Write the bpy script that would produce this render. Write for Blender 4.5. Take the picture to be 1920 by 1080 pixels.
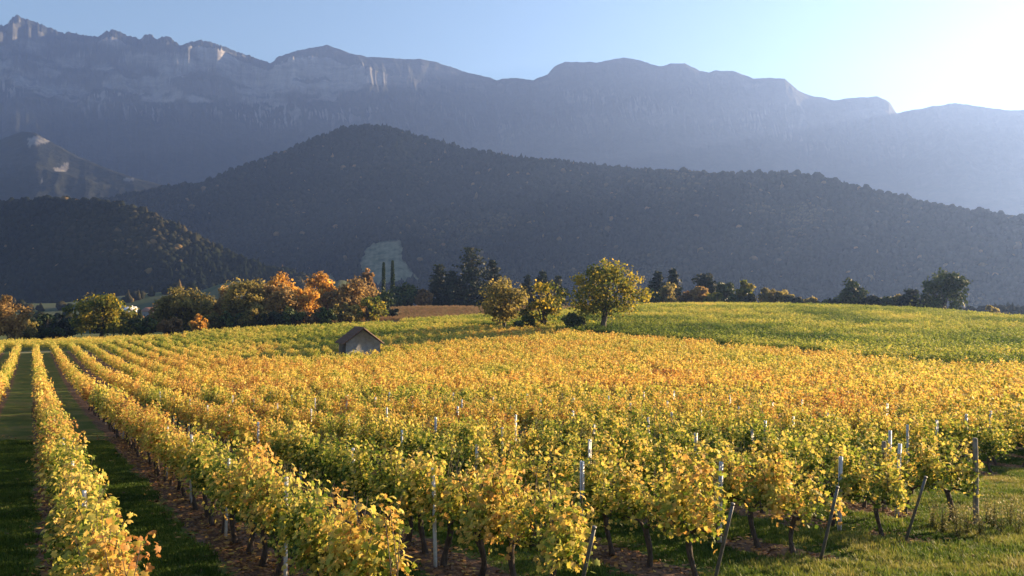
import bpy, math, random
import numpy as np

for o in list(bpy.data.objects):
    bpy.data.objects.remove(o)
scene = bpy.context.scene
COL = scene.collection
RNG = np.random.default_rng(7)

# ------------------------------------------------------------------ camera
F = 1500.0                      # focal length in photo pixels (1920 wide)
HORIZON = 575.0                 # row of the eye level in the photo
CAM_Z = 4.0
PITCH = math.atan((HORIZON - 540.0) / F)
cam = bpy.data.cameras.new("camera")
cam.sensor_width = 36.0
cam.lens = 36.0 * F / 1920.0
cam.clip_start = 0.1
cam.clip_end = 40000.0
cam_ob = bpy.data.objects.new("camera", cam)
cam_ob.location = (0, 0, CAM_Z)
cam_ob.rotation_euler = (math.pi / 2 + PITCH, 0, 0)
COL.objects.link(cam_ob)
scene.camera = cam_ob

# ------------------------------------------------------------------ light
SUN_AZ, SUN_EL = math.radians(61.0), math.radians(13.0)   # azimuth clockwise from +Y
world = bpy.data.worlds.new("World")
scene.world = world
world.use_nodes = True
wn = world.node_tree.nodes
sky = wn.new("ShaderNodeTexSky")
sky.sky_type = 'NISHITA'
sky.sun_disc = False
sky.sun_elevation = SUN_EL
sky.sun_rotation = SUN_AZ
sky.air_density = 1.0
sky.dust_density = 0.0
sky.ozone_density = 1.3
bg = wn["Background"]
bg.inputs["Strength"].default_value = 0.05
world.node_tree.links.new(sky.outputs[0], bg.inputs["Color"])

sl = bpy.data.lights.new("sun", 'SUN')
sl.energy = 5.0
sl.angle = math.radians(0.53)
sl.color = (1.0, 0.71, 0.40)
sun = bpy.data.objects.new("sun", sl)
sdir = np.array([math.sin(SUN_AZ) * math.cos(SUN_EL), math.cos(SUN_AZ) * math.cos(SUN_EL), math.sin(SUN_EL)])
sun.rotation_euler = (math.pi / 2 - SUN_EL, 0, -SUN_AZ + math.pi)
COL.objects.link(sun)
import mathutils
sun.rotation_euler = mathutils.Vector(sdir).to_track_quat('Z', 'Y').to_euler()

scene.view_settings.view_transform = 'Standard'
scene.view_settings.look = 'None'
scene.view_settings.gamma = 1.0
scene.view_settings.exposure = 2.3
scene.render.engine = 'CYCLES'
scene.cycles.use_denoising = True
scene.cycles.max_bounces = 6
scene.cycles.diffuse_bounces = 3
scene.cycles.transmission_bounces = 4
scene.cycles.volume_bounces = 0
scene.cycles.sample_clamp_indirect = 6.0
HAZE_DENSITY = 1.12e-4
HAZE_COLOR = (0.28, 0.455, 1.0, 1)
HAZE_G = 0.45

# ------------------------------------------------------------------ helpers
def tag(o, label=None, cat=None, group=None, kind=None):
    if label: o["label"] = label
    if cat: o["category"] = cat
    if group: o["group"] = group
    if kind: o["kind"] = kind
    return o

def mesh_np(name, verts, faces, smooth=False, attrs=None):
    """faces: list of (m,n) int arrays; attrs: {name: per-vertex floats}"""
    if not isinstance(faces, list):
        faces = [faces]
    me = bpy.data.meshes.new(name)
    verts = np.asarray(verts, dtype=np.float32)
    me.vertices.add(len(verts))
    me.vertices.foreach_set("co", verts.ravel())
    faces = [np.asarray(f, dtype=np.int32) for f in faces if len(f)]
    nl = sum(f.size for f in faces)
    npoly = sum(len(f) for f in faces)
    if npoly:
        me.loops.add(nl)
        me.loops.foreach_set("vertex_index", np.concatenate([f.ravel() for f in faces]))
        me.polygons.add(npoly)
        starts, off = [], 0
        for f in faces:
            starts.append(off + np.arange(len(f)) * f.shape[1])
            off += f.size
        me.polygons.foreach_set("loop_start", np.concatenate(starts).astype(np.int32))
    me.update(calc_edges=True)
    if attrs:
        for k, v in attrs.items():
            typ = 'INT' if np.asarray(v).dtype.kind == 'i' else 'FLOAT'
            a = me.attributes.new(k, typ, 'POINT')
            a.data.foreach_set("value", np.asarray(v, dtype=np.int32 if typ == 'INT' else np.float32))
    if smooth and npoly:
        me.polygons.foreach_set("use_smooth", np.ones(npoly, dtype=bool))
    me.validate()
    return me

def obj(name, me, mat=None, parent=None, loc=None, rotz=None, scale=None):
    o = bpy.data.objects.new(name, me)
    COL.objects.link(o)
    if mat is not None and me is not None and len(me.materials) == 0:
        me.materials.append(mat)
    if parent is not None: o.parent = parent
    if loc is not None: o.location = loc
    if rotz is not None: o.rotation_euler = (0, 0, rotz)
    if scale is not None: o.scale = scale
    return o

def empty(name, loc, rotz=0.0, scale=None):
    o = bpy.data.objects.new(name, None)
    o.empty_display_size = 0.2
    COL.objects.link(o)
    o.location = loc
    o.rotation_euler = (0, 0, rotz)
    if scale: o.scale = scale
    return o

_tab = np.random.default_rng(99).random((256, 256))
def vnoise(x, y, seed=0):
    x = np.asarray(x, float) + seed * 17.31; y = np.asarray(y, float) + seed * 9.77
    xi = np.floor(x).astype(int); yi = np.floor(y).astype(int)
    fx = x - xi; fy = y - yi
    fx = fx * fx * (3 - 2 * fx); fy = fy * fy * (3 - 2 * fy)
    a = _tab[xi % 256, yi % 256]; b = _tab[(xi + 1) % 256, yi % 256]
    c = _tab[xi % 256, (yi + 1) % 256]; d = _tab[(xi + 1) % 256, (yi + 1) % 256]
    return (a * (1 - fx) + b * fx) * (1 - fy) + (c * (1 - fx) + d * fx) * fy - 0.5
def fbm(x, y, seed=0, octv=4, gain=0.5):
    s = 0; amp = 1.0; fr = 1.0
    for i in range(octv):
        s = s + amp * vnoise(x * fr, y * fr, seed + i * 3); amp *= gain; fr *= 2.03
    return s
def ridged(x, y, seed=0, octv=4, gain=0.5):
    s = 0; amp = 1.0; fr = 1.0
    for i in range(octv):
        s = s + amp * (0.5 - np.abs(vnoise(x * fr, y * fr, seed + i * 3)) * 2); amp *= gain; fr *= 2.03
    return s
def sstep(a, b, x):
    t = np.clip((np.asarray(x, float) - a) / (b - a), 0, 1)
    return t * t * (3 - 2 * t)

def ray(px, py):
    """world direction through a photo pixel; used only to read bearings off the photograph"""
    x = (np.asarray(px, float) - 960) / F
    v = (540 - np.asarray(py, float)) / F
    cy, sy = math.cos(PITCH), math.sin(PITCH)
    return x, cy - v * sy, sy + v * cy

# ------------------------------------------------------------------ materials
def new_mat(name):
    m = bpy.data.materials.new(name)
    m.use_nodes = True
    return m, m.node_tree.nodes, m.node_tree.links
def ramp(nodes, stops, interp='LINEAR'):
    r = nodes.new("ShaderNodeValToRGB")
    cr = r.color_ramp
    cr.interpolation = interp
    while len(cr.elements) < len(stops): cr.elements.new(0.5)
    for e, (p, c) in zip(cr.elements, stops):
        e.position = p; e.color = (*c, 1)
    return r
def math_node(nodes, links, op, a, b=None, clamp=False):
    n = nodes.new("ShaderNodeMath"); n.operation = op; n.use_clamp = clamp
    for i, v in enumerate((a, b)):
        if v is None: continue
        if isinstance(v, (int, float)): n.inputs[i].default_value = v
        else: links.new(v, n.inputs[i])
    return n.outputs[0]
def attr_node(nodes, name, typ='GEOMETRY'):
    a = nodes.new("ShaderNodeAttribute"); a.attribute_name = name; a.attribute_type = typ
    return a.outputs["Fac"]
def noise_node(nodes, links, scale, detail=3, vec=None, rough=0.55):
    n = nodes.new("ShaderNodeTexNoise")
    n.inputs["Scale"].default_value = scale; n.inputs["Detail"].default_value = detail
    n.inputs["Roughness"].default_value = rough
    if vec is not None: links.new(vec, n.inputs["Vector"])
    return n.outputs["Fac"]
def mix_col(nodes, links, fac, a, b, blend='MIX'):
    n = nodes.new("ShaderNodeMix"); n.data_type = 'RGBA'; n.blend_type = blend
    for sock, v in ((n.inputs["Factor"], fac), (n.inputs["A"], a), (n.inputs["B"], b)):
        pass
    ins = [n.inputs[0], n.inputs[6], n.inputs[7]]
    for sock, v in zip(ins, (fac, a, b)):
        if isinstance(v, (int, float)): sock.default_value = v
        elif isinstance(v, tuple): sock.default_value = (*v, 1)
        else: links.new(v, sock)
    return n.outputs[2]

def leaf_material(name, stops, spread=0.5, translucency=0.45, use_tone=True, base_tone=0.5, rough=0.6, spec=0.18):
    m, N, L = new_mat(name)
    bsdf = N["Principled BSDF"]
    bsdf.inputs["Roughness"].default_value = rough
    bsdf.inputs["Specular IOR Level"].default_value = spec
    leaf = attr_node(N, "leaf")
    dv = math_node(N, L, 'MULTIPLY', math_node(N, L, 'SUBTRACT', leaf, 0.5), spread)
    if use_tone:
        t = math_node(N, L, 'ADD', attr_node(N, "tone", 'INSTANCER'), dv, True)
    else:
        t = math_node(N, L, 'ADD', base_tone, dv, True)
    r = ramp(N, stops); L.new(t, r.inputs[0])
    L.new(r.outputs[0], bsdf.inputs["Base Color"])
    tr = N.new("ShaderNodeBsdfTranslucent")
    sat = N.new("ShaderNodeHueSaturation"); sat.inputs["Saturation"].default_value = 1.03
    sat.inputs["Value"].default_value = 1.15
    L.new(r.outputs[0], sat.inputs["Color"]); L.new(sat.outputs[0], tr.inputs["Color"])
    mx = N.new("ShaderNodeMixShader"); mx.inputs[0].default_value = translucency
    L.new(bsdf.outputs[0], mx.inputs[1]); L.new(tr.outputs[0], mx.inputs[2])
    L.new(mx.outputs[0], N["Material Output"].inputs["Surface"])
    return m

VINE_STOPS = [(0.0, (0.028, 0.065, 0.014)), (0.22, (0.085, 0.135, 0.02)), (0.40, (0.31, 0.34, 0.055)),
              (0.58, (0.64, 0.50, 0.12)), (0.74, (0.56, 0.32, 0.085)), (0.88, (0.27, 0.11, 0.045)), (1.0, (0.14, 0.06, 0.03))]
M_VINE = leaf_material("vine leaves", VINE_STOPS, spread=0.58, translucency=0.42)
M_BROWNVINE = leaf_material("withered vine leaves", [(0, (0.12, 0.11, 0.045)), (0.5, (0.25, 0.17, 0.085)), (1, (0.22, 0.125, 0.065))], 0.8, 0.3)
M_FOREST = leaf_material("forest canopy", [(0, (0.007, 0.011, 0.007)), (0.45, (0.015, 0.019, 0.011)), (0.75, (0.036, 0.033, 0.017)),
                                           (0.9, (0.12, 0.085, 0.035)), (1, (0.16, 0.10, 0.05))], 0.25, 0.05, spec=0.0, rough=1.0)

def bark_material(name, c1, c2, scale=25):
    m, N, L = new_mat(name)
    tc = N.new("ShaderNodeTexCoord")
    mp = N.new("ShaderNodeMapping"); mp.inputs["Scale"].default_value = (1, 1, 0.25)
    L.new(tc.outputs["Object"], mp.inputs["Vector"])
    n = noise_node(N, L, scale, 5, mp.outputs[0])
    r = ramp(N, [(0.35, c1), (0.7, c2)]); L.new(n, r.inputs[0])
    b = N["Principled BSDF"]; b.inputs["Roughness"].default_value = 0.9
    L.new(r.outputs[0], b.inputs["Base Color"])
    bp = N.new("ShaderNodeBump"); bp.inputs["Strength"].default_value = 0.7; bp.inputs["Distance"].default_value = 0.02
    L.new(n, bp.inputs["Height"]); L.new(bp.outputs[0], b.inputs["Normal"])
    return m
M_VINEBARK = bark_material("vine bark", (0.025, 0.017, 0.012), (0.09, 0.062, 0.045), 40)
M_BARK = bark_material("tree bark", (0.03, 0.024, 0.018), (0.10, 0.08, 0.06), 8)
def simple_mat(name, c1, c2, scale, rough=0.7, metal=0.0, bump=0.2):
    m, N, L = new_mat(name)
    tc = N.new("ShaderNodeTexCoord")
    n = noise_node(N, L, scale, 5, tc.outputs["Object"], 0.65)
    r = ramp(N, [(0.3, c1), (0.7, c2)]); L.new(n, r.inputs[0])
    b = N["Principled BSDF"]; b.inputs["Roughness"].default_value = rough; b.inputs["Metallic"].default_value = metal
    L.new(r.outputs[0], b.inputs["Base Color"])
    bp = N.new("ShaderNodeBump"); bp.inputs["Strength"].default_value = bump; bp.inputs["Distance"].default_value = 0.02
    L.new(n, bp.inputs["Height"]); L.new(bp.outputs[0], b.inputs["Normal"])
    return m
M_POST = simple_mat("galvanised post", (0.50, 0.50, 0.51), (0.74, 0.74, 0.73), 14, 0.5, 0.0, 0.1)
M_STEEL = simple_mat("dark steel", (0.045, 0.045, 0.05), (0.12, 0.12, 0.125), 18, 0.5, 0.2, 0.1)
M_WOOD = bark_material("weathered wood", (0.10, 0.085, 0.07), (0.27, 0.24, 0.21), 18)
M_STONE = simple_mat("rendered stone", (0.135, 0.14, 0.155), (0.23, 0.235, 0.255), 2.2, 0.9, 0, 0.5)
M_TILE = simple_mat("old roof tiles", (0.055, 0.035, 0.028), (0.13, 0.075, 0.055), 3.0, 0.85, 0, 0.4)
M_DARKBROWN = simple_mat("dark timber", (0.025, 0.02, 0.016), (0.06, 0.045, 0.035), 5, 0.8, 0, 0.3)
M_WHITEWALL = simple_mat("pale render", (0.55, 0.53, 0.50), (0.72, 0.70, 0.66), 0.6, 0.85, 0, 0.1)
M_ROOF = simple_mat("clay roof", (0.16, 0.08, 0.055), (0.28, 0.14, 0.09), 0.8, 0.85, 0, 0.3)
M_PALEROOF = simple_mat("pale sheet roof", (0.5, 0.5, 0.5), (0.68, 0.68, 0.68), 0.5, 0.6, 0, 0.1)
M_GLASS = simple_mat("window glass", (0.03, 0.035, 0.04), (0.06, 0.065, 0.07), 1, 0.15, 0, 0.0)

# ------------------------------------------------------------------ terrain
CP = np.array([
    # along the vine rows on the left of the field
    (-1, 8, 0), (-4, 13, -.38), (-7, 18, -.75), (-10, 23, -1.05), (-19, 38, -1.95), (-31, 58, -3.0),
    (-52, 94, -4.0), (-72, 126, -4.25), (-92, 160, -4.6), (-112, 190, -5.0),
    (-30, 12, -.35), (-60, 45, -2.3), (-100, 95, -4.5), (-150, 160, -5.8),
    # near, middle and right of the golden block
    (0, 0, .05), (10, 5, .05), (-12, 0, .05), (8, 14, -.45), (10, 17, -.68), (20, 23, -1.1), (25, 38, -1.95), (0, 38, -1.95),
    (0, 60, -3.05), (40, 60, -2.75), (48, 76, -3.05), (-10, 90, -3.8), (20, 95, -3.2), (-23, 118, -4.05), (14, 125, -2.7),
    (21, 135, -2.25), (-5, 172, -1.4), (-33, 222, -1.5), (-72, 205, -2.95), (-45, 165, -3.3),
    # green block rising to its crest
    (64, 90, -2.8), (40, 100, -2.85), (72, 180, .1), (40, 190, .5), (104, 260, 2.8), (52, 270, 3.6), (124, 235, 1.8), (134, 205, -.2),
    (95, 150, -1.6), (110, 110, -3.0), (170, 190, -3.0),
    (-13, 320, 2.7), (-48, 330, 2.4), (15, 270, 2.0), (-30, 270, .2), (-60, 250, -1.6), (-85, 260, -3.5),
    # beyond the crest and to the sides
    (50, 400, -4), (150, 340, -6), (-15, 430, -3), (-120, 260, -6), (-200, 300, -8), (-100, 400, -7), (250, 330, -10),
    (0, -40, 1.2), (60, -20, .8), (-60, -30, .6), (60, 30, -1.2), (100, 60, -2.2), (200, 130, -5), (-200, 60, -5), (-120, 20, -2),
    (0, 560, -6), (300, 500, -10), (-300, 480, -5), (-225, 520, -4), (-500, 300, -9), (450, 200, -10), (-200, -120, 1), (200, -120, 1), (0, -200, 3),
], float)
def _tps_U(d2): return np.where(d2 > 1e-9, d2 * np.log(np.maximum(d2, 1e-9)), 0.0)
_S = 100.0
def _fit():
    P = CP[:, :2] / _S; n = len(P)
    d2 = ((P[:, None] - P[None]) ** 2).sum(-1)
    K = _tps_U(d2) + 2e-4 * np.eye(n)
    A = np.zeros((n + 3, n + 3)); A[:n, :n] = K; A[:n, n] = 1; A[:n, n + 1:] = P; A[n, :n] = 1; A[n + 1:, :n] = P.T
    return np.linalg.solve(A, np.concatenate([CP[:, 2], np.zeros(3)]))
_W = _fit()
def ground_z(x, y):
    x = np.atleast_1d(np.asarray(x, float)); y = np.atleast_1d(np.asarray(y, float))
    shp = np.broadcast(x, y).shape
    x, y = np.broadcast_to(x, shp).ravel(), np.broadcast_to(y, shp).ravel()
    out = np.empty(len(x)); P = CP[:, :2] / _S; n = len(P)
    for s in range(0, len(x), 40000):
        q = np.stack([x[s:s + 40000], y[s:s + 40000]], 1) / _S
        d2 = ((q[:, None] - P[None]) ** 2).sum(-1)
        out[s:s + 40000] = _tps_U(d2) @ _W[:n] + _W[n] + q @ _W[n + 1:]
    r = np.hypot(x, y)
    w = sstep(380, 640, r)
    out = out * (1 - w) + (-3.0) * w
    for cx, cy, sx, sy, a in ((-222, 660, 46, 60, 26), (-300, 720, 70, 60, 17), (-152, 720, 22, 50, 30), (-420, 700, 120, 60, 9)):
        out = out + a * np.exp(-((x - cx) / sx) ** 2 - ((y - cy) / sy) ** 2)
    return out.reshape(shp)
def gz(x, y): return float(ground_z(x, y)[0])

# vine blocks ------------------------------------------------------
SL, SP = 0.60, 3.2              # rows run along x = a - SL*y, a = A0 + SP*k
A0 = 4.0                        # row k=0 is the third one from the left
def headland_y(k): return 9.0 + 1.6 * np.asarray(k, float) + np.where(np.asarray(k) > 5.5, 2.6, 0.0)            # y at which row k starts
def boundary_x(y):                                  # right edge of the golden block
    return np.interp(y, [20, 76, 135, 172, 225], [90, 48.5, 21.6, -4, -36])
def left_end_y(x): return np.interp(x, [-140, -78, -70], [150, 150, 400])
def far_end_y(x): return np.interp(x, [-140, -104, -72, -50, -33, 0, 40], [186, 188, 205, 214, 226, 226, 226])
HUT = (-22.5, 118.0)
def in_gold(x, y):
    m = (x < boundary_x(y)) & (y < far_end_y(x)) & (y < left_end_y(x))
    hx, hy = x - HUT[0], y - HUT[1]
    m &= ~((np.abs(hx + .4) < 4.6) & (np.abs(hy - .8) < 4.6))
    k = (x + SL * y - A0) / SP
    m &= y > headland_y(np.round(k)) - 0.05
    return m
def crest_y(x): return np.interp(x, [-60, 0, 52, 104, 124, 134, 170], [232, 250, 275, 268, 242, 214, 170])

# ground mesh on rings about the field's near end
def build_ground():
    rings = [0.0]
    r = 1.0
    while r < 3050:
        rings.append(r); r *= 1.038 if r > 14 else 1.06
    rings = np.array(rings)
    th = np.concatenate([np.radians(np.arange(-180, -50, 3.0)), np.radians(np.arange(-50, 50, 0.2)), np.radians(np.arange(50, 180, 3.0))])
    R, T = np.meshgrid(rings[1:], th, indexing='ij')
    X, Y = R * np.sin(T), R * np.cos(T)
    Z = ground_z(X, Y)
    Z = Z + fbm(X * .9, Y * .9, 3, 3) * 0.05 * (R < 120) + fbm(X / 40, Y / 40, 5, 3) * 0.8 * sstep(330, 600, R)
    nr, nt = R.shape
    V = np.stack([X, Y, Z], -1).reshape(-1, 3)
    V = np.vstack([V, [[0, 0, gz(0, 0)]]])
    idx = np.arange(nr * nt).reshape(nr, nt)
    nx = np.roll(idx, -1, axis=1)
    quads = np.stack([idx[:-1], nx[:-1], nx[1:], idx[1:]], -1).reshape(-1, 4)[:, ::-1]
    tris = np.stack([np.full(nt, nr * nt), nx[0], idx[0]], -1)[:, ::-1]
    x, y = V[:, 0], V[:, 1]
    gold = in_gold(x, y).astype(float)
    green = ((x >= boundary_x(y) + 3) & (y < crest_y(x)) & (y > 60) & (y < 300)).astype(float)
    brown = ((x < 40) & (x > -70) & (y > far_end_y(x)) & (y < 345) & (x < boundary_x(y) + 60)).astype(float) * (1 - green)
    path = ((y > 151) & (y < 154.5) & (x < -74)).astype(float) + ((y > 187) & (y < 196) & (x < -95)).astype(float)
    me = mesh_np("ground", V, [quads, tris], True, {"gold": gold, "green": green, "brown": brown, "path": np.clip(path, 0, 1)})
    m, N, L = new_mat("vineyard ground")
    geo = N.new("ShaderNodeNewGeometry")
    sep = N.new("ShaderNodeSeparateXYZ"); L.new(geo.outputs["Position"], sep.inputs[0])
    a = math_node(N, L, 'ADD', sep.outputs[0], math_node(N, L, 'MULTIPLY', sep.outputs[1], SL))
    wob = math_node(N, L, 'MULTIPLY', math_node(N, L, 'SUBTRACT', noise_node(N, L, 1.3, 4, geo.outputs["Position"]), 0.5), 0.9)
    v = math_node(N, L, 'ADD', math_node(N, L, 'DIVIDE', math_node(N, L, 'SUBTRACT', a, A0), SP), 1000.5)
    fr = math_node(N, L, 'ABSOLUTE', math_node(N, L, 'SUBTRACT', math_node(N, L, 'FRACT', v), 0.5))
    dist = math_node(N, L, 'MULTIPLY', fr, SP * 0.857)
    strip = math_node(N, L, 'LESS_THAN', math_node(N, L, 'ADD', dist, wob), 0.52)
    strip = math_node(N, L, 'MULTIPLY', strip, attr_node(N, "gold"))
    n1 = noise_node(N, L, 0.55, 5, geo.outputs["Position"])
    n2 = noise_node(N, L, 6.0, 5, geo.outputs["Position"], 0.7)
    n3 = noise_node(N, L, 0.012, 4, geo.outputs["Position"])
    grass = ramp(N, [(0.3, (0.028, 0.055, 0.012)), (0.5, (0.07, 0.10, 0.022)), (0.66, (0.15, 0.135, 0.045)), (0.85, (0.16, 0.10, 0.055))])
    L.new(math_node(N, L, 'ADD', math_node(N, L, 'MULTIPLY', n1, 0.75), math_node(N, L, 'MULTIPLY', n2, 0.3)), grass.inputs[0])
    soil = ramp(N, [(0.3, (0.045, 0.03, 0.022)), (0.5, (0.12, 0.075, 0.05)), (0.62, (0.20, 0.12, 0.075)), (0.75, (0.09, 0.07, 0.03))])
    L.new(n2, soil.inputs[0])
    far = ramp(N, [(0.35, (0.05, 0.075, 0.03)), (0.5, (0.09, 0.105, 0.045)), (0.62, (0.14, 0.13, 0.07)), (0.75, (0.05, 0.065, 0.03))])
    L.new(n3, far.inputs[0])
    vo = N.new("ShaderNodeTexVoronoi"); vo.inputs["Scale"].default_value = 0.014
    L.new(geo.outputs["Position"], vo.inputs["Vector"])
    vs = N.new("ShaderNodeSeparateColor"); L.new(vo.outputs["Color"], vs.inputs[0])
    fields = ramp(N, [(0.0, (0.055, 0.065, 0.03)), (0.3, (0.10, 0.095, 0.05)), (0.5, (0.06, 0.08, 0.03)), (0.7, (0.13, 0.10, 0.06)), (0.9, (0.085, 0.095, 0.05))], 'CONSTANT')
    L.new(vs.outputs[0], fields.inputs[0])
    farc = mix_col(N, L, 0.65, far.outputs[0], fields.outputs[0])
    rad = N.new("ShaderNodeVectorMath"); rad.operation = 'LENGTH'; L.new(geo.outputs["Position"], rad.inputs[0])
    mr = N.new("ShaderNodeMapRange"); mr.inputs["From Min"].default_value = 330; mr.inputs["From Max"].default_value = 480
    L.new(rad.outputs["Value"], mr.inputs["Value"])
    c = mix_col(N, L, strip, grass.outputs[0], soil.outputs[0])
    c = mix_col(N, L, mr.outputs[0], c, farc)
    c = mix_col(N, L, attr_node(N, "brown"), c, (0.15, 0.10, 0.06))
    c = mix_col(N, L, math_node(N, L, 'MULTIPLY', attr_node(N, "path"), 0.85), c, (0.24, 0.22, 0.13))
    b = N["Principled BSDF"]; b.inputs["Roughness"].default_value = 0.95; b.inputs["Specular IOR Level"].default_value = 0.1
    L.new(c, b.inputs["Base Color"])
    bp = N.new("ShaderNodeBump"); bp.inputs["Strength"].default_value = 0.8; bp.inputs["Distance"].default_value = 0.06
    L.new(n2, bp.inputs["Height"]); L.new(bp.outputs[0], b.inputs["Normal"])
    o = obj("ground", me, m)
    tag(o, "grassy vineyard ground with bare soil strips under the vine rows", None, None, "structure")
build_ground()

# ------------------------------------------------------------------ mountains
def mountain_material(name, rock_lo, rock_hi, rock_a, rock_b, wood_a, wood_b, tex=0.02, scree=0.0):
    m, N, L = new_mat(name)
    geo = N.new("ShaderNodeNewGeometry")
    sep = N.new("ShaderNodeSeparateXYZ"); L.new(geo.outputs["Normal"], sep.inputs[0])
    mp = N.new("ShaderNodeMapping"); mp.inputs["Scale"].default_value = (1, 1, 1)
    L.new(geo.outputs["Position"], mp.inputs["Vector"])
    n1 = noise_node(N, L, tex * 0.22, 5, mp.outputs[0], 0.6)
    n2 = noise_node(N, L, tex, 4, mp.outputs[0], 0.6)
    s = math_node(N, L, 'ADD', sep.outputs[2], math_node(N, L, 'MULTIPLY', math_node(N, L, 'SUBTRACT', n1, 0.5), 0.55))
    mr = N.new("ShaderNodeMapRange"); mr.inputs["From Min"].default_value = rock_hi; mr.inputs["From Max"].default_value = rock_lo
    L.new(s, mr.inputs["Value"])
    streak = N.new("ShaderNodeMapping"); streak.inputs["Scale"].default_value = (1, 1, 0.4)
    L.new(geo.outputs["Position"], streak.inputs["Vector"])
    n4 = noise_node(N, L, tex * 0.8, 5, streak.outputs[0], 0.65)
    strata = N.new("ShaderNodeMapping"); strata.inputs["Scale"].default_value = (.25, .25, 2.2)
    L.new(geo.outputs["Position"], strata.inputs["Vector"])
    n5 = noise_node(N, L, tex * 0.9, 4, strata.outputs[0], 0.7)
    rk = ramp(N, [(0.38, rock_a), (0.6, rock_b)]); L.new(math_node(N, L, 'ADD', math_node(N, L, 'MULTIPLY', n4, .5), math_node(N, L, 'MULTIPLY', n5, .5)), rk.inputs[0])
    wd = ramp(N, [(0.35, wood_a), (0.65, wood_b)]); L.new(n2, wd.inputs[0])
    fac = math_node(N, L, 'MAXIMUM', math_node(N, L, 'MULTIPLY', mr.outputs[0], attr_node(N, 'rock')), math_node(N, L, 'MULTIPLY', attr_node(N, "bare"), 1.0))
    c = mix_col(N, L, fac, wd.outputs[0], rk.outputs[0])
    md = ramp(N, [(0.3, (0.07, 0.08, 0.045)), (0.5, (0.14, 0.145, 0.09)), (0.7, (0.20, 0.19, 0.13))])
    sp = N.new("ShaderNodeSeparateXYZ"); L.new(geo.outputs["Position"], sp.inputs[0])
    st = math_node(N, L, 'SINE', math_node(N, L, 'MULTIPLY', math_node(N, L, 'ADD', sp.outputs[0], math_node(N, L, 'MULTIPLY', sp.outputs[1], .12)), .62))
    L.new(math_node(N, L, 'ADD', n2, math_node(N, L, 'MULTIPLY', st, .035)), md.inputs[0])
    c = mix_col(N, L, attr_node(N, "meadow"), c, md.outputs[0])
    b = N["Principled BSDF"]; b.inputs["Roughness"].default_value = 0.95; b.inputs["Specular IOR Level"].default_value = 0.05
    L.new(c, b.inputs["Base Color"])
    bp = N.new("ShaderNodeBump"); bp.inputs["Strength"].default_value = 0.9; bp.inputs["Distance"].default_value = 0.35 / tex
    L.new(n2, bp.inputs["Height"]); L.new(bp.outputs[0], b.inputs["Normal"])
    return m

class Range:
    """a mountain: crest bearings and heights, foot and crest distance, a slope profile"""
    def __init__(self, pts, r_foot, r_crest, z_foot, jag, seed, r_var, ncol, nrow, slope, gully, back=0.5, plan=None, r_slope=None, craggy=0.0):
        p = np.array(pts, float)
        x, y, z = ray(p[:, 0], p[:, 1])
        az = np.arctan2(x, y); te = z / np.hypot(x, y)
        self.az = np.linspace(az[0], az[-1], ncol)
        te = np.interp(self.az, az, te)
        self.px = 960 + F * np.tan(self.az)
        te = te + jag * (fbm(self.az * 130, self.az * 0, seed, 4, .6)) 
        te = te + craggy * ridged(self.az * 300, self.az * 0, seed + 2, 3, .6) * sstep(600, 440, self.px)
        self.rc = r_crest + r_var * fbm(self.az * 7, self.az * 0 + 3, seed + 1, 3)
        if plan is not None: self.rc = self.rc + plan(self.px)
        self.H = self.rc * te + CAM_Z
        self.rf = np.maximum(r_foot, self.rc - np.maximum(220, (self.H - z_foot) / r_slope)) if r_slope else r_foot + 0 * self.rc
        self.te = te
        nf = int(nrow * .8)
        lin = np.linspace(0, 1, nf)
        self.t = np.concatenate([lin if r_slope or ncol < 1000 else np.interp(lin, [0, .4, 1], [0, .7, 1]), 1 + np.linspace(0.03, back, nrow - nf)])
        T, A = np.meshgrid(self.t, np.arange(ncol), indexing='ij')
        AZ = self.az[A]; PX = self.px[A]
        R = self.rf[A] + (self.rc[A] - self.rf[A]) * T
        prof = slope(np.minimum(T, 1), PX, AZ)
        Zf = z_foot + (self.H[A] - z_foot) * prof
        env = np.sin(np.pi * np.clip(T, 0, 1)) ** 0.8 * (T < 1)
        arc = AZ * r_crest
        Zf = Zf + env * gully(arc, R, PX)
        Zb = self.H[A] - (T - 1) * (self.rc[A] - self.rf[A]) * 0.35 + fbm(arc / 300, R / 300, seed + 5, 3) * 60 * np.clip(T - 1, 0, .3)
        Z = np.where(T <= 1, Zf, Zb)
        lim = R * self.te[A] * (1 - 0.02 * (1 - T)) + CAM_Z - 1.0 * (T < 1)     # nothing on the slope overtops the crest
        Z = np.where(T < 1, np.minimum(Z, np.maximum(lim, z_foot)), Z)
        self.X, self.Y, self.Z, self.PX, self.T = R * np.sin(AZ), R * np.cos(AZ), Z, PX, T
        self.PY = HORIZON - F * (Z - CAM_Z) / self.Y
    def mesh(self, name, bare=None, meadow=None, rock=None):
        nr, nc = self.X.shape
        V = np.stack([self.X, self.Y, self.Z], -1).reshape(-1, 3)
        idx = np.arange(nr * nc).reshape(nr, nc)
        q = np.stack([idx[:-1, :-1], idx[:-1, 1:], idx[1:, 1:], idx[1:, :-1]], -1).reshape(-1, 4)
        z = np.zeros(nr * nc)
        return mesh_np(name, V, q, True, {"rock": z + 1 if rock is None else rock.ravel(), "bare": z if bare is None else bare.ravel(), "meadow": z if meadow is None else meadow.ravel()})

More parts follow.
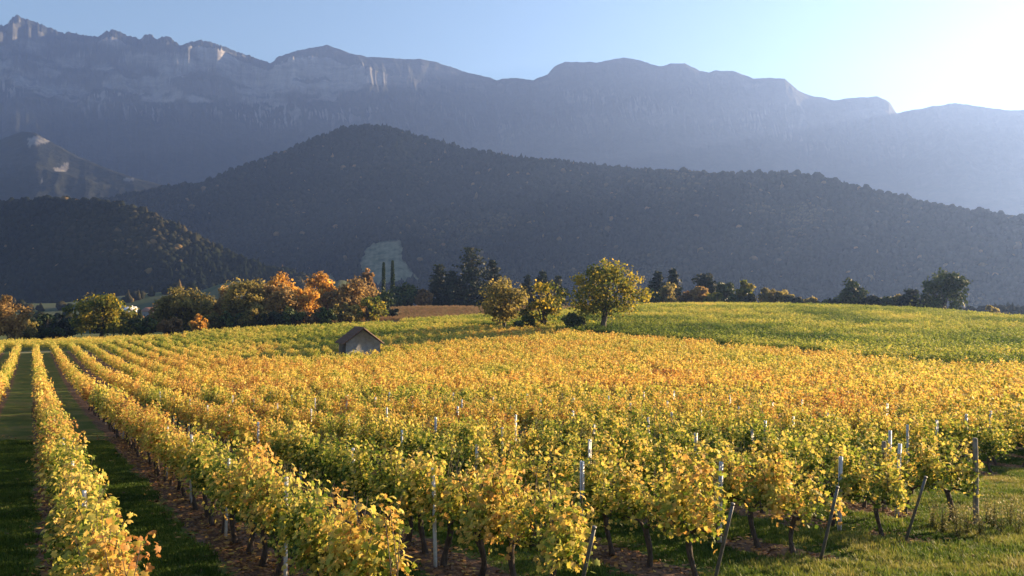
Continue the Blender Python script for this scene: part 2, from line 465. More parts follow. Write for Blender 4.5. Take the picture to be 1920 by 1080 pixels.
FAR = [(-330, 92), (-120, 95), (0, 48), (14, 46), (20, 36), (30, 29), (60, 40), (95, 54), (122, 63), (134, 62), (150, 66), (182, 70),
       (195, 60), (210, 57), (228, 61), (262, 75), (270, 68), (280, 64), (289, 68), (293, 74), (304, 69), (318, 70), (330, 80), (341, 87), (352, 80), (378, 76),
       (400, 80), (440, 96), (509, 118), (522, 106), (545, 98), (590, 88), (612, 84), (632, 90), (655, 99), (690, 107), (730, 108), (765, 112), (790, 110), (812, 115),
       (840, 124), (880, 137), (905, 142), (932, 150), (958, 145), (1000, 150), (1028, 138), (1040, 124), (1058, 116), (1090, 116), (1120, 117), (1150, 111), (1170, 108),
       (1200, 113), (1235, 125), (1262, 119), (1285, 119), (1312, 133), (1330, 135), (1340, 132), (1372, 133), (1412, 147), (1440, 146), (1472, 147), (1495, 168),
       (1518, 179), (1545, 184), (1562, 188), (1600, 183), (1645, 180), (1668, 191), (1681, 212), (1700, 208), (1750, 199), (1790, 193), (1840, 200), (1885, 207),
       (1920, 206), (2000, 214), (2080, 226)]
def far_slope(t, px, az):
    sh = (0.075 * fbm(az * 24 + t * 2, t * 3, 21, 5, .62) + 0.025 * fbm(az * 120, t * 14, 24, 3)) * sstep(.55, .85, t)
    tt = np.clip(t + sh * np.sin(np.pi * t) ** .5, 0, 1)
    cl = np.interp(tt, [0, .4, .78, .845, .862, .90, .922, .95, 1], [0, .24, .67, .735, .79, .835, .935, .96, 1])
    so = np.interp(tt, [0, .3, .6, .85, .95, .975, 1], [0, .19, .47, .79, .92, .97, 1])
    w = sstep(520, 900, px)
    return cl * (1 - w) + so * w
def far_gully(arc, R, px):
    w = sstep(560, 1000, px)
    return ridged(arc / 520 + R / 900, R / 1300 - arc / 1500, 31, 4, .5) * (46 - 12 * w) - 22 + fbm(arc / 70, R / 90, 37, 3) * 26 * (1 - .5 * w)
far = Range(FAR, 2700, 5200, 20, 0.0012, 11, 500, 1500, 150, far_slope, far_gully, 0.22, craggy=.0022, plan=lambda px: 450 * sstep(800, 0, px) - 500 * sstep(1100, 2000, px))
pale = fbm(far.X / 260, far.Z / 90, 71, 4)
bare = sstep(.12, .3, pale) * ((far.PX < 680) & (far.PY < 190) & (far.PY > 95)) * .8
o = obj("mountain_range", far.mesh("mountain_range", bare, None, (1 - .7 * sstep(560, 800, far.PX)) * (.06 + .94 * sstep(.68, .8, far.T)) * (.18 + .82 * sstep(-.16, .12, fbm(far.X / 330, far.Z / 170, 73, 4)))), mountain_material("limestone mountain", .50, .66, (.10, .097, .095), (.25, .242, .235), (.012, .016, .013), (.024, .027, .021), .02))
tag(o, "hazy limestone mountain range with cliffs along its crest", None, None, "structure")

MID = [(-500, 330), (-200, 262), (-60, 272), (0, 262), (25, 252), (42, 246), (66, 249), (90, 262), (130, 285), (180, 308), (240, 330), (300, 346), (380, 356), (470, 380), (560, 420)]
mid = Range(MID, 1700, 3300, 0, 0.0010, 41, 180, 420, 80, lambda t, px, az: t ** 1.15,
            lambda arc, R, px: ridged(arc / 300, R / 500, 43, 4) * 60 - 22 + fbm(arc / 40, R / 40, 46, 3) * 14, 0.6, plan=lambda px: -2.0 * np.clip(px, -200, 560))
pn = fbm(mid.X / 60, mid.Z / 60, 77, 3)
bare = (((np.abs(mid.PY - (385 - .62 * mid.PX)) < 3 + 14 * pn) & (mid.PX < 125) & (mid.PY > 305) & (pn > -.1)) | ((np.hypot((mid.PX - 62) / 30, (mid.PY - 262) / 9) < 1 + 1.2 * pn))
        | (np.hypot((mid.PX - 240) / 12, (mid.PY - 336) / 3) < 1 + pn)).astype(float) * .55
o = obj("foothill", mid.mesh("foothill", bare), mountain_material("bare foothill", .38, .5, (.18, .17, .17), (.32, .31, .30), (.012, .016, .013), (.024, .027, .021), .03))
tag(o, "blue hazy foothill with pale scree on the left", None, None, "structure")

HILL = [(-500, 520), (-200, 470), (-50, 432), (60, 410), (150, 388), (220, 371), (300, 354), (380, 346), (450, 316), (520, 291), (590, 263), (640, 244), (690, 238), (745, 246),
        (800, 263), (880, 284), (960, 297), (1040, 304), (1120, 314), (1200, 322), (1280, 323), (1340, 330), (1400, 329), (1470, 327), (1530, 333), (1600, 352), (1680, 374),
        (1760, 390), (1840, 402), (1920, 414), (2050, 440), (2300, 490), (2700, 550)]
hill = Range(HILL, 900, 2150, -6, 0.0006, 51, 160, 520, 110, lambda t, px, az: .25 * t + .75 * t ** 1.25,
             lambda arc, R, px: ridged(arc / 330 + R / 900, R / 900, 53, 3) * 16 - 6, 0.5, r_slope=.64, plan=lambda px: -650 * sstep(650, 2000, px))
SPUR = [(-600, 420), (-300, 366), (-120, 380), (0, 384), (60, 380), (112, 375), (160, 382), (230, 390), (300, 414), (350, 440), (400, 466), (450, 489), (520, 513), (600, 532), (700, 552)]
spur = Range(SPUR, 560, 1380, -4, 0.0006, 61, 60, 300, 70, lambda t, px, az: .3 * t + .7 * t ** 1.2,
             lambda arc, R, px: fbm(arc / 160, R / 160, 63, 3) * 16, 0.5, r_slope=.62, plan=lambda px: -np.clip(px, -100, 620) * .7)
def poly_in(px, py, poly):
    poly = np.array(poly, float); inside = np.zeros(np.shape(px), bool); j = len(poly) - 1
    for i in range(len(poly)):
        xi, yi = poly[i]; xj, yj = poly[j]
        c = ((yi > py) != (yj > py)) & (px < (xj - xi) * (py - yi) / (yj - yi + 1e-9) + xi)
        inside ^= c; j = i
    return inside
MEADOWS = [[(672, 500), (684, 468), (700, 455), (752, 448), (757, 462), (755, 480), (768, 500), (790, 528), (700, 540)], [(590, 545), (606, 516), (622, 514), (650, 540)]]
def meadow_of(rg):
    m = np.zeros(rg.PX.shape)
    jx = 14 * fbm(rg.X / 30, rg.Y / 30, 81, 3)
    for p in MEADOWS: m = np.maximum(m, poly_in(rg.PX + jx, rg.PY, p))
    return m * (rg.T < .98)
M_HILL = mountain_material("forest floor", .2, .3, (.2, .2, .19), (.3, .3, .28), (.012, .016, .011), (.025, .027, .016), .06)
o = obj("wooded_hill", hill.mesh("wooded_hill", None, meadow_of(hill)), M_HILL)
tag(o, "dark wooded hill with a pale meadow low on its slope", None, None, "structure")
o = obj("wooded_spur", spur.mesh("wooded_spur"), M_HILL)
tag(o, "low wooded spur at the left foot of the hill", None, None, "structure")

# ------------------------------------------------------------------ geometry-node scatter for what nobody could count
PROTO = {}
def proto_collection(name, meshes, mat):
    c = bpy.data.collections.new(name)
    for i, me in enumerate(meshes):
        if len(me.materials) == 0: me.materials.append(mat)
        c.objects.link(bpy.data.objects.new(f"{name} {i:02d}", me))
    PROTO[name] = len(meshes)
    return c
def scatter(name, coll, P, scale, rotz, tone, idx, label, kind="stuff", tilt=None):
    n = len(P)
    at = {"sc": scale, "rz": rotz, "tone": tone, "idx": np.asarray(idx, dtype=np.int32)}
    me = mesh_np(name, P, [], False, at)
    o = obj(name, me)
    ng = bpy.data.node_groups.new("scatter " + name, 'GeometryNodeTree')
    ng.interface.new_socket("Geometry", in_out='INPUT', socket_type='NodeSocketGeometry')
    ng.interface.new_socket("Geometry", in_out='OUTPUT', socket_type='NodeSocketGeometry')
    gi = ng.nodes.new("NodeGroupInput"); go = ng.nodes.new("NodeGroupOutput")
    ip = ng.nodes.new("GeometryNodeInstanceOnPoints")
    ci = ng.nodes.new("GeometryNodeCollectionInfo"); ci.inputs["Collection"].default_value = coll
    ci.inputs["Separate Children"].default_value = True; ci.inputs["Reset Children"].default_value = True
    def named(a, t):
        q = ng.nodes.new("GeometryNodeInputNamedAttribute"); q.data_type = t; q.inputs["Name"].default_value = a
        return q.outputs["Attribute"]
    cx = ng.nodes.new("ShaderNodeCombineXYZ"); ng.links.new(named("rz", 'FLOAT'), cx.inputs[2])
    ip.inputs["Pick Instance"].default_value = True
    ng.links.new(gi.outputs[0], ip.inputs["Points"]); ng.links.new(ci.outputs[0], ip.inputs["Instance"])
    ng.links.new(named("idx", 'INT'), ip.inputs["Instance Index"])
    ng.links.new(cx.outputs[0], ip.inputs["Rotation"]); ng.links.new(named("sc", 'FLOAT'), ip.inputs["Scale"])
    ng.links.new(ip.outputs[0], go.inputs[0])
    md = o.modifiers.new("scatter", 'NODES'); md.node_group = ng
    tag(o, label, None, None, kind)
    return o

# forest canopy on the hill and the spur
def blob_mesh(i, conifer=False):
    rng = np.random.default_rng(300 + i)
    nu, nv = 9, 6
    u = np.arange(nu) / nu * 2 * np.pi
    V = [(0, 0, -.2)]
    for j in range(1, nv):
        ph = np.pi * j / nv
        for a in u:
            if conifer:
                rr = .62 * (1 - j / nv) ** .9 * (1 + .35 * rng.uniform(-1, 1)); z = 1.75 * j / nv
            else:
                rr = math.sin(ph) * .62 * (1 + .3 * rng.uniform(-1, 1)); z = .55 - math.cos(ph) * .75 * (1 + .2 * rng.uniform(-1, 1))
            V.append((rr * math.cos(a), rr * math.sin(a), z))
    V.append((rng.uniform(-.1, .1), rng.uniform(-.1, .1), 1.8 if conifer else 1.3))
    fq, ft = [], []
    for j in range(nv - 2):
        for k in range(nu):
            a = 1 + j * nu + k; b = 1 + j * nu + (k + 1) % nu
            fq.append((a, b, b + nu, a + nu))
    for k in range(nu):
        ft.append((0, 1 + (k + 1) % nu, 1 + k))
        ft.append((len(V) - 1, 1 + (nv - 2) * nu + k, 1 + (nv - 2) * nu + (k + 1) % nu))
    V = np.array(V)
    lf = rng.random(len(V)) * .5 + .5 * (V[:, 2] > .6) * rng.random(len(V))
    return mesh_np(f"canopy {i}", V, [np.array(fq), np.array(ft)], False, {"leaf": lf})
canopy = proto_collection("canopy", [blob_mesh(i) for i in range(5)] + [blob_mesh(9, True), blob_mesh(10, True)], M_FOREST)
def forest_points(rg, n, seed, tmax=1.08):
    rng = np.random.default_rng(seed)
    nr, nc = rg.X.shape
    A = np.stack([rg.X, rg.Y, rg.Z], -1)
    c = np.cross(A[1:, :-1] - A[:-1, :-1], A[:-1, 1:] - A[:-1, :-1])
    area = np.linalg.norm(c, axis=-1)
    ok = (rg.T[:-1, :-1] < tmax) & (rg.PX[:-1, :-1] > -120) & (rg.PX[:-1, :-1] < 2050)
    w = (area * ok).ravel(); w /= w.sum()
    pick = rng.choice(len(w), n, p=w)
    i, j = pick // (nc - 1), pick % (nc - 1)
    fu, fv = rng.random((n, 1)), rng.random((n, 1))
    P = (A[i, j] * (1 - fu) + A[i + 1, j] * fu) * (1 - fv) + (A[i, j + 1] * (1 - fu) + A[i + 1, j + 1] * fu) * fv
    px = 960 + F * P[:, 0] / P[:, 1]; py = HORIZON - F * (P[:, 2] - CAM_Z) / P[:, 1]
    keep = np.ones(n, bool)
    for p in MEADOWS: keep &= ~poly_in(px, py, p)
    return P[keep]
def forest(name, rg, n, seed, size, label, bias=0.0):
    P = forest_points(rg, n, seed)
    rng = np.random.default_rng(seed + 1)
    k = len(P)
    pat = fbm(P[:, 0] / 140, P[:, 1] / 140, seed, 4)
    pat2 = fbm(P[:, 0] / 420, P[:, 2] / 120, seed + 9, 3)
    tone = np.clip(.38 + bias + .6 * pat + .5 * pat2 + .09 * rng.normal(size=k), 0, .8)
    tone = np.where(rng.random(k) < .012, .8 + .15 * rng.random(k), tone)
    idx = np.where(rng.random(k) < .05 + .25 * (pat < -.15), 5 + rng.integers(0, 2, k), rng.integers(0, 5, k))
    sc = size * rng.uniform(.5, 1.0, k) * (1 + .6 * (rng.random(k) < .2))
    scatter(name, canopy, P - np.array([0, 0, 1.0]), sc, rng.uniform(0, 6.28, k), tone, idx, label)
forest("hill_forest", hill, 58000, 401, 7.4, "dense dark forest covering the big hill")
rng = np.random.default_rng(405)
vr = rng.uniform(400, 950, 9000); va = rng.uniform(-.72, .72, 9000)
vx, vy = vr * np.sin(va), vr * np.cos(va)
hedge = np.abs(fbm(vx / 110, vy / 110, 411, 2))
vk = (hedge < .045) | ((fbm(vx / 90, vy / 90, 415, 2) > .22) & (rng.random(9000) < .6))
vx, vy = vx[vk], vy[vk]; k = len(vx)
scatter("valley_trees", canopy, np.stack([vx, vy, ground_z(vx, vy) - .5], 1), rng.uniform(3, 7, k), rng.uniform(0, 6.28, k), np.clip(.5 + .25 * rng.normal(size=k), 0, 1), rng.integers(0, 6, k),
        "scattered hedgerow trees in the valley beyond the vineyard")
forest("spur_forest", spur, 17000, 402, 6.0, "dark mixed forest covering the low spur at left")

# ------------------------------------------------------------------ vines
def leaf_frames(rng, n, out, up=0.35, rnd=0.75):
    nrm = out * 0.6 + rng.normal(size=(n, 3)) * rnd * .6 + np.array([0, 0, up])
    nrm /= np.linalg.norm(nrm, axis=1, keepdims=True)
    tip = rng.normal(size=(n, 3)) * .6 + np.array([0, 0, -.55]) + out * .35
    tip -= nrm * (tip * nrm).sum(1, keepdims=True)
    tip /= np.linalg.norm(tip, axis=1, keepdims=True) + 1e-9
    side = np.cross(tip, nrm)
    return side, tip, nrm
LEAF_RIM = np.array([(0, .06), (.26, -.12), (.5, .16), (.36, .36), (.46, .70), (.17, .66), (0, 1.0), (-.17, .66), (-.46, .70), (-.36, .36), (-.5, .16), (-.26, -.12)])
LEAF_MID = np.array([(0, .05), (.48, .02), (.45, .62), (0, 1.0), (-.45, .62), (-.48, .02)])
def leaves_mesh(name, C, S, side, tip, nrm, lod, leafv, rng, extra=None):
    n = len(C)
    if lod == 0:
        T2 = np.vstack([LEAF_RIM, [(0, .38)]]); zoff = np.array([0, -.05, -.1, 0, -.08, .02, -.12, .02, -.08, 0, -.1, -.05, .07])
        k = 12; tri = np.array([(k, i, (i + 1) % k) for i in range(k)])
    elif lod == 1:
        T2 = LEAF_MID; zoff = np.array([0.04, -.08, -.08, -.1, -.08, -.08]); tri = np.array([(0, 1, 2), (0, 2, 3), (0, 3, 4), (0, 4, 5)])
    else:
        T2 = np.array([(0, 0), (.5, .5), (0, 1), (-.5, .5)]); zoff = np.array([.05, -.1, .05, -.1]); tri = np.array([(0, 1, 2), (0, 2, 3)])
    m = len(T2)
    fold = rng.uniform(.3, 1.9, (n, 1, 1))
    V = C[:, None] + S[:, None, None] * (T2[None, :, :1] * side[:, None] + T2[None, :, 1:] * tip[:, None] + zoff[None, :, None] * fold * nrm[:, None])
    Fc = (np.arange(n)[:, None, None] * m + tri[None]).reshape(-1, 3)
    return mesh_np(name, V.reshape(-1, 3), Fc, False, {"leaf": np.repeat(leafv, m)})

def vine_foliage(i, lod):
    """one vine's canopy, row along local X, origin at the foot"""
    rng = np.random.default_rng(1000 + i * 7 + lod)
    nsh = [20, 17, 14][lod]; per = [58, 30, 15][lod]; size = [.074, .105, .16][lod]
    C, O, LV = [], [], []
    for s in range(nsh):
        x0 = rng.uniform(-.62, .62); y0 = rng.normal(0, .06)
        ht = rng.uniform(.62, 1.05) if rng.random() < .85 else rng.uniform(1.0, 1.22)
        lean = rng.normal(0, .15); leanx = rng.normal(0, .16); droop = rng.random() < .28
        sh_t = rng.normal(0, .16)
        t = np.sort(rng.uniform(0, 1, per)) ** .85
        z = .74 + ht * t
        yy = y0 + lean * t ** 1.4; xx = x0 + leanx * t
        if droop:
            z = .95 + .45 * np.sin(t * 2.6) - .45 * t; yy = y0 + np.sign(lean) * (.08 + .24 * t)
        c = np.stack([xx, yy, z], 1) + rng.normal(size=(per, 3)) * np.array([.085, .075, .06])
        C.append(c); O.append(np.stack([rng.normal(0, .3, per), np.sign(c[:, 1]) * (.5 + np.abs(c[:, 1])), .2 + 0 * t], 1))
        LV.append(np.clip(.5 + sh_t + rng.normal(0, .2, per) + .45 * (t - .5) + (rng.random(per) < .05) * .5, 0, 1))
    C = np.vstack(C); O = np.vstack(O); LV = np.concatenate(LV); n = len(C)
    side, tip, nrm = leaf_frames(rng, n, O)
    if lod: LV = .5 + (LV - .5) * (.72 if lod == 1 else .58)
    S = size * rng.uniform(.5, 1.35, n)
    return leaves_mesh(f"vine foliage {lod} {i}", C, S, side, tip, nrm, lod, LV, rng)

def tube(path, radii, nside=7):
    path = np.array(path, float); V, Q = [], []
    n = len(path)
    for i in range(n):
        d = path[min(i + 1, n - 1)] - path[max(i - 1, 0)]
        d /= np.linalg.norm(d) + 1e-9
        a = np.cross(d, (0.3, .9, .1)); a /= np.linalg.norm(a); b = np.cross(d, a)
        for k in range(nside):
            t = 2 * math.pi * k / nside
            V.append(path[i] + radii[i] * (math.cos(t) * a + math.sin(t) * b))
    for i in range(n - 1):
        for k in range(nside):
            Q.append((i * nside + k, i * nside + (k + 1) % nside, (i + 1) * nside + (k + 1) % nside, (i + 1) * nside + k))
    T = []
    V.append(path[0]); V.append(path[-1])
    for k in range(nside):
        T.append((len(V) - 2, (k + 1) % nside, k)); T.append((len(V) - 1, (n - 1) * nside + k, (n - 1) * nside + (k + 1) % nside))
    return np.array(V), np.array(Q), np.array(T)
def join(parts):
    V, Q, T, off = [], [], [], 0
    for v, q, t in parts:
        V.append(v); off0 = off
        if len(q): Q.append(q + off0)
        if len(t): T.append(t + off0)
        off += len(v)
    return np.vstack(V), [np.vstack(Q) if Q else np.zeros((0, 4), int), np.vstack(T) if T else np.zeros((0, 3), int)]

def vine_trunk(i):
    rng = np.random.default_rng(2000 + i)
    ph = rng.uniform(0, 6.28); amp = rng.uniform(.03, .075)
    zs = np.linspace(-.06, .74, 8)
    path = [(amp * math.sin(ph + z * 5.5) + .05 * z, amp * .7 * math.cos(ph + z * 4.7), z) for z in zs]
    rad = [.066, .054, .046, .042, .043, .046, .052, .056]
    rad = [r * rng.uniform(.85, 1.2) for r in rad]
    parts = [tube(path, rad, 8)]
    top = np.array(path[-1])
    for sgn in (-1, 1):
        p = [top - (0, 0, .05), top + (sgn * .15, 0, .06), top + (sgn * .38, rng.normal(0, .03), .07), top + (sgn * .58, rng.normal(0, .03), .04)]
        parts.append(tube(p, [.032, .024, .018, .011], 6))
    for k in range(12):
        x = rng.uniform(-.55, .55); b = top + (x, 0, .06)
        p = [b, b + (rng.normal(0, .05), rng.normal(0, .06), .35), b + (rng.normal(0, .09), rng.normal(0, .14), rng.uniform(.7, 1.1))]
        parts.append(tube(p, [.008, .006, .003], 4))
    V, Fc = join(parts)
    return mesh_np(f"vine trunk {i}", V, Fc, True)

LOD0 = [vine_foliage(i, 0) for i in range(9)]
for me in LOD0: me.materials.append(M_VINE)
TRUNKS = [vine_trunk(i) for i in range(6)]
for me in TRUNKS: me.materials.append(M_VINEBARK)
lod1 = proto_collection("vine mid", [vine_foliage(i, 1) for i in range(8)], M_VINE)
lod2 = proto_collection("vine far", [vine_foliage(i + 20, 2) for i in range(8)], M_VINE)
lod2b = proto_collection("vine brown", [vine_foliage(i + 40, 2) for i in range(5)], M_BROWNVINE)

ROW_ANG = math.atan2(1, -SL)        # heading of the rows
def gold_tone(x, y):
    t = .362 + .085 * sstep(13, 38, y)
    t = t + .10 * sstep(26, 62, y) * sstep(-.55, .0, x / np.maximum(y, 1) * 1.0 + .12)      # the middle of the block has turned golden
    t = t + .05 * (x / np.maximum(y, 1) < -.3)
    t = t - .20 * sstep(95, 165, y) * sstep(-.75, -.25, -np.abs((x + 45) / 60.0))
    t = t + (.24 - .06 * sstep(40, 70, y)) * fbm(x / 7.5, y / 7.5, 201, 3) + .2 * fbm(x / 1.7, y / 1.7, 207, 2)
    return t
pts = []
for k in range(-14, 90):
    a = A0 + SP * k
    y = headland_y(k) + .45 + np.arange(0, 260) * (1.02 / 1.166) if k < 60 else np.zeros(0)
    if len(y) == 0: continue
    y = y[y > 3]
    x = a - SL * y
    pts.append(np.stack([x, y, np.full(len(y), k), np.arange(len(y))], 1))
VP = np.vstack(pts)
rng = np.random.default_rng(55)
VP[:, 0] += rng.normal(0, .05, len(VP)); VP[:, 1] += rng.normal(0, .06, len(VP))
VP = VP[in_gold(VP[:, 0], VP[:, 1])]
ang = VP[:, 0] / VP[:, 1]
VP = VP[(np.abs(ang) < .80) | (np.hypot(VP[:, 0] - 6, VP[:, 1] - 20) < 24)]
VP = VP[rng.random(len(VP)) > .035]
vz = ground_z(VP[:, 0], VP[:, 1])
ypx = HORIZON + F * (CAM_Z - vz - 1.9) / VP[:, 1]
xpx = 960 + F * VP[:, 0] / VP[:, 1]
inview = (xpx > -90) & (xpx < 2010) & (ypx < 1085)
dist = np.hypot(VP[:, 0], VP[:, 1])
order = np.argsort(np.where(inview, dist, 1e6))[:300]
single = np.zeros(len(VP), bool); single[order] = True
tones = np.clip(gold_tone(VP[:, 0], VP[:, 1]), .1, .8)
def tone_word(t):
    return "green" if t < .27 else "yellow-green" if t < .38 else "yellow" if t < .47 else "golden" if t < .60 else "orange"
ORD = ["zeroth", "first", "second", "third", "fourth", "fifth", "sixth", "seventh", "eighth", "ninth", "tenth", "eleventh", "twelfth", "thirteenth", "fourteenth", "fifteenth",
       "sixteenth", "seventeenth", "eighteenth", "nineteenth", "twentieth"]
def ordw(n): return ORD[n] if n <= 20 else f"{n}{'th' if 10 < n % 100 < 20 else {1: 'st', 2: 'nd', 3: 'rd'}.get(n % 10, 'th')}"
count_in_row = {}
K_LEFT = int(VP[single][:, 2].min())
for i in sorted(np.nonzero(single)[0], key=lambda q: (VP[q, 2], VP[q, 1])):
    x, y, k, j = VP[i]; k = int(k)
    count_in_row[k] = count_in_row.get(k, 0) + 1
    t = float(tones[i])
    e = empty("grapevine", (x, y, vz[i] - .02), ROW_ANG + rng.normal(0, .05) + (math.pi if rng.random() < .5 else 0))
    s = rng.uniform(.92, 1.08); e.scale = (s, s * rng.uniform(.9, 1.15), s * rng.uniform(.93, 1.05))
    tag(e, f"{tone_word(t)} grapevine, {ordw(count_in_row[k])} from the near end of the {ordw(k - K_LEFT + 1)} vine row from the left", "grapevine", "grapevines in the near rows")
    obj("trunk", TRUNKS[int(rng.integers(6))], None, e)
    f = obj("foliage", LOD0[int(rng.integers(9))], None, e)
    f["tone"] = t
rest = ~single
d = dist
m1 = rest & (d < 62); m2 = rest & (d >= 62)
for nm, m_, coll, lab, nv in (("vine_rows", m1, lod1, "rows of yellow vines in the middle of the golden field", 8), ("far_vine_rows", m2, lod2, "golden vines merging in the far part of the golden field", 8)):
    n = int(m_.sum())
    P = np.stack([VP[m_, 0], VP[m_, 1], vz[m_] - .02], 1)
    scatter(nm, coll, P, rng.uniform(.88, 1.14, n), ROW_ANG + rng.normal(0, .08, n) + math.pi * rng.integers(0, 2, n), tones[m_], rng.integers(0, nv, n), lab)
# trunks of the mid-distance vines nearest to the front
tr_c = proto_collection("vine stem", [vine_trunk(20 + i) for i in range(3)], M_VINEBARK)
mt = m1
n = int(mt.sum())
scatter("vine_stems", tr_c, np.stack([VP[mt, 0], VP[mt, 1], vz[mt] - .02], 1), np.ones(n), rng.uniform(0, 6.28, n), np.zeros(n), rng.integers(0, 3, n), "dark stems of the vines in the middle rows")

# the block beyond the crossing path on the left
pl = []
for k in range(-8, 16):
    a = A0 + SP * k; xj = a - SL * 150.0
    yy = 156 + np.arange(0, 34) * .75
    xx = xj - 1.15 * (yy - 150)
    pl.append(np.stack([xx, yy], 1))
pl = np.vstack(pl)
pl = pl[(pl[:, 0] < -76) & (pl[:, 0] / pl[:, 1] > -.8) & (pl[:, 1] < far_end_y(pl[:, 0]))]
n = len(pl)
scatter("left_vine_rows", lod2, np.stack([pl[:, 0], pl[:, 1], ground_z(pl[:, 0], pl[:, 1])], 1), rng.uniform(.85, 1.1, n), math.atan2(1, -1.15) + rng.normal(0, .08, n),
        np.clip(.44 + .2 * fbm(pl[:, 0] / 9, pl[:, 1] / 9, 222, 2), 0, 1), rng.integers(0, 8, n), "yellow vines beyond the grass path at the far left")

# green block behind the golden one, on the rising ground
gp = []
for k in range(-30, 140):
    a = A0 + SP * .92 * k + 1.1
    yy = np.arange(62, 285, 1.02 / 1.166); xx = a - SL * yy
    gp.append(np.stack([xx, yy], 1))
gp = np.vstack(gp)
gp = gp[(gp[:, 0] > boundary_x(gp[:, 1]) + 4.2) & (gp[:, 1] < crest_y(gp[:, 0])) & (gp[:, 0] / gp[:, 1] < .76)]
gp = gp + rng.normal(0, .07, gp.shape)
n = len(gp)
gt = .255 + .08 * sstep(150, 250, gp[:, 1]) + .30 * fbm(gp[:, 0] / 14, gp[:, 1] / 14, 231, 3) + .12 * fbm(gp[:, 0] / 2, gp[:, 1] / 2, 235, 2)
scatter("green_vine_rows", lod2, np.stack([gp[:, 0], gp[:, 1], ground_z(gp[:, 0], gp[:, 1])], 1), rng.uniform(.85, 1.12, n), ROW_ANG + rng.normal(0, .1, n),
        np.clip(gt, .08, .6), rng.integers(0, 8, n), "greener vines on the rising ground behind the golden field")
# brown block on the crest in the middle
bp_ = []
for k in range(-60, 60):
    a = 130 + 3.0 * k
    yy = np.arange(228, 345, .95); xx = a - SL * yy
    bp_.append(np.stack([xx, yy], 1))
bp_ = np.vstack(bp_)
bp_ = bp_[(bp_[:, 0] > -75) & (bp_[:, 0] < 50) & (bp_[:, 1] > np.maximum(far_end_y(bp_[:, 0]) + 5, crest_y(bp_[:, 0]) + 4)) & (bp_[:, 1] < 340)]
n = len(bp_)
scatter("brown_vine_rows", lod2b, np.stack([bp_[:, 0], bp_[:, 1], ground_z(bp_[:, 0], bp_[:, 1])], 1), rng.uniform(.8, 1.05, n), ROW_ANG + rng.normal(0, .1, n),
        rng.uniform(.2, .8, n), rng.integers(0, 5, n), "withered brown vines on the crest behind the hut")

# ------------------------------------------------------------------ posts
def box_v(x0, x1, y0, y1, z0, z1):
    V = np.array([(x0, y0, z0), (x1, y0, z0), (x1, y1, z0), (x0, y1, z0), (x0, y0, z1), (x1, y0, z1), (x1, y1, z1), (x0, y1, z1)], float)
    Q = np.array([(3, 2, 1, 0), (4, 5, 6, 7), (0, 1, 5, 4), (1, 2, 6, 5), (2, 3, 7, 6), (3, 0, 4, 7)])
    return V, Q, np.zeros((0, 3), int)
def post_mesh():
    # open steel channel with wire hooks
    w, d_, t = .034, .024, .006
    parts = [box_v(-w, w, -d_, -d_ + t, -.3, 1.63), box_v(-w, -w + t, -d_ + t + .0005, d_, -.3, 1.632), box_v(w - t, w, -d_ + t + .0005, d_, -.3, 1.632)]
    for z in (.62, .95, 1.25, 1.52):
        parts.append(box_v(-w - .008, -w - .0005, -.004, .012, z, z + .02)); parts.append(box_v(w + .0005, w + .008, -.004, .012, z, z + .02))
    V, Fc = join(parts)
    return mesh_np("trellis post", V, Fc)
POST = post_mesh(); POST.materials.append(M_POST)
def leaning_mesh():
    V, q, t = tube([(0, 0, -.25), (0, 0, .5), (0, 0, 1.0), (0, 0, 1.42)], [.028, .027, .026, .025], 8)
    v2, q2, t2 = tube([(0, 0, 1.405), (0, 0, 1.435)], [.031, .030], 8)
    V3, Fc = join([(V, q, t), (v2, q2, t2)])
    return mesh_np("end post", V3, Fc, True)
ENDP = leaning_mesh(); ENDP.materials.append(M_STEEL)
FIRST_Y = {-2: 12.4, -1: 11.6, 0: 12.5, 1: 13.7, 2: 14.8, 3: 15.6, 4: 16.5, 5: 18.4, 6: 21.5, 7: 24, 8: 26, 9: 28, 10: 30}
for k in range(-2, 11):
    a = A0 + SP * k; y = FIRST_Y[k]; c = 0
    while y < (46 if k > -2 else 40):
        x = a - SL * y
        px = 960 + F * x / y
        if -10 < px < 1930:
            c += 1
            off = .3 if k >= 1 and c == 1 else .1 if k >= 1 else -.02
            h = float(rng.uniform(.95, 1.04))
            o = obj("trellis_post", POST, None, None, (x - .86 * off + rng.normal(0, .03), y - .51 * off, gz(x, y)), ROW_ANG + rng.normal(0, .1))
            o.rotation_euler = (rng.normal(0, .02), rng.normal(0, .02), ROW_ANG + rng.normal(0, .15)); o.scale = (1, 1, h)
            tag(o, f"grey trellis post, {ordw(c)} from near end of {ordw(k - K_LEFT + 1)} vine row from left", "post", "trellis posts along the near rows")
        y += 3.72
ENDS = {1: "dark leaning end post of the fourth vine row, at the bottom edge", 2: "dark leaning steel end post on the bottom edge grass, fifth vine row",
        3: "slim grey leaning end post of the sixth vine row beside twisted trunks", 4: "thin leaning end post nearest the tall weeds on the sunny grass"}
for k, lab in ENDS.items():
    y = headland_y(k) + .05; x = A0 + SP * k - SL * y
    o = obj("leaning_post", ENDP, None, None, (x, y, gz(x, y)))
    out = mathutils.Vector((.51, -.86, 0)); ax = mathutils.Vector((0, 0, 1)).cross(out)
    o.rotation_mode = 'QUATERNION'
    o.rotation_quaternion = mathutils.Quaternion(ax, math.radians([0, 19, 17, 15, 18][k]))
    tag(o, lab, "post", "leaning end posts")
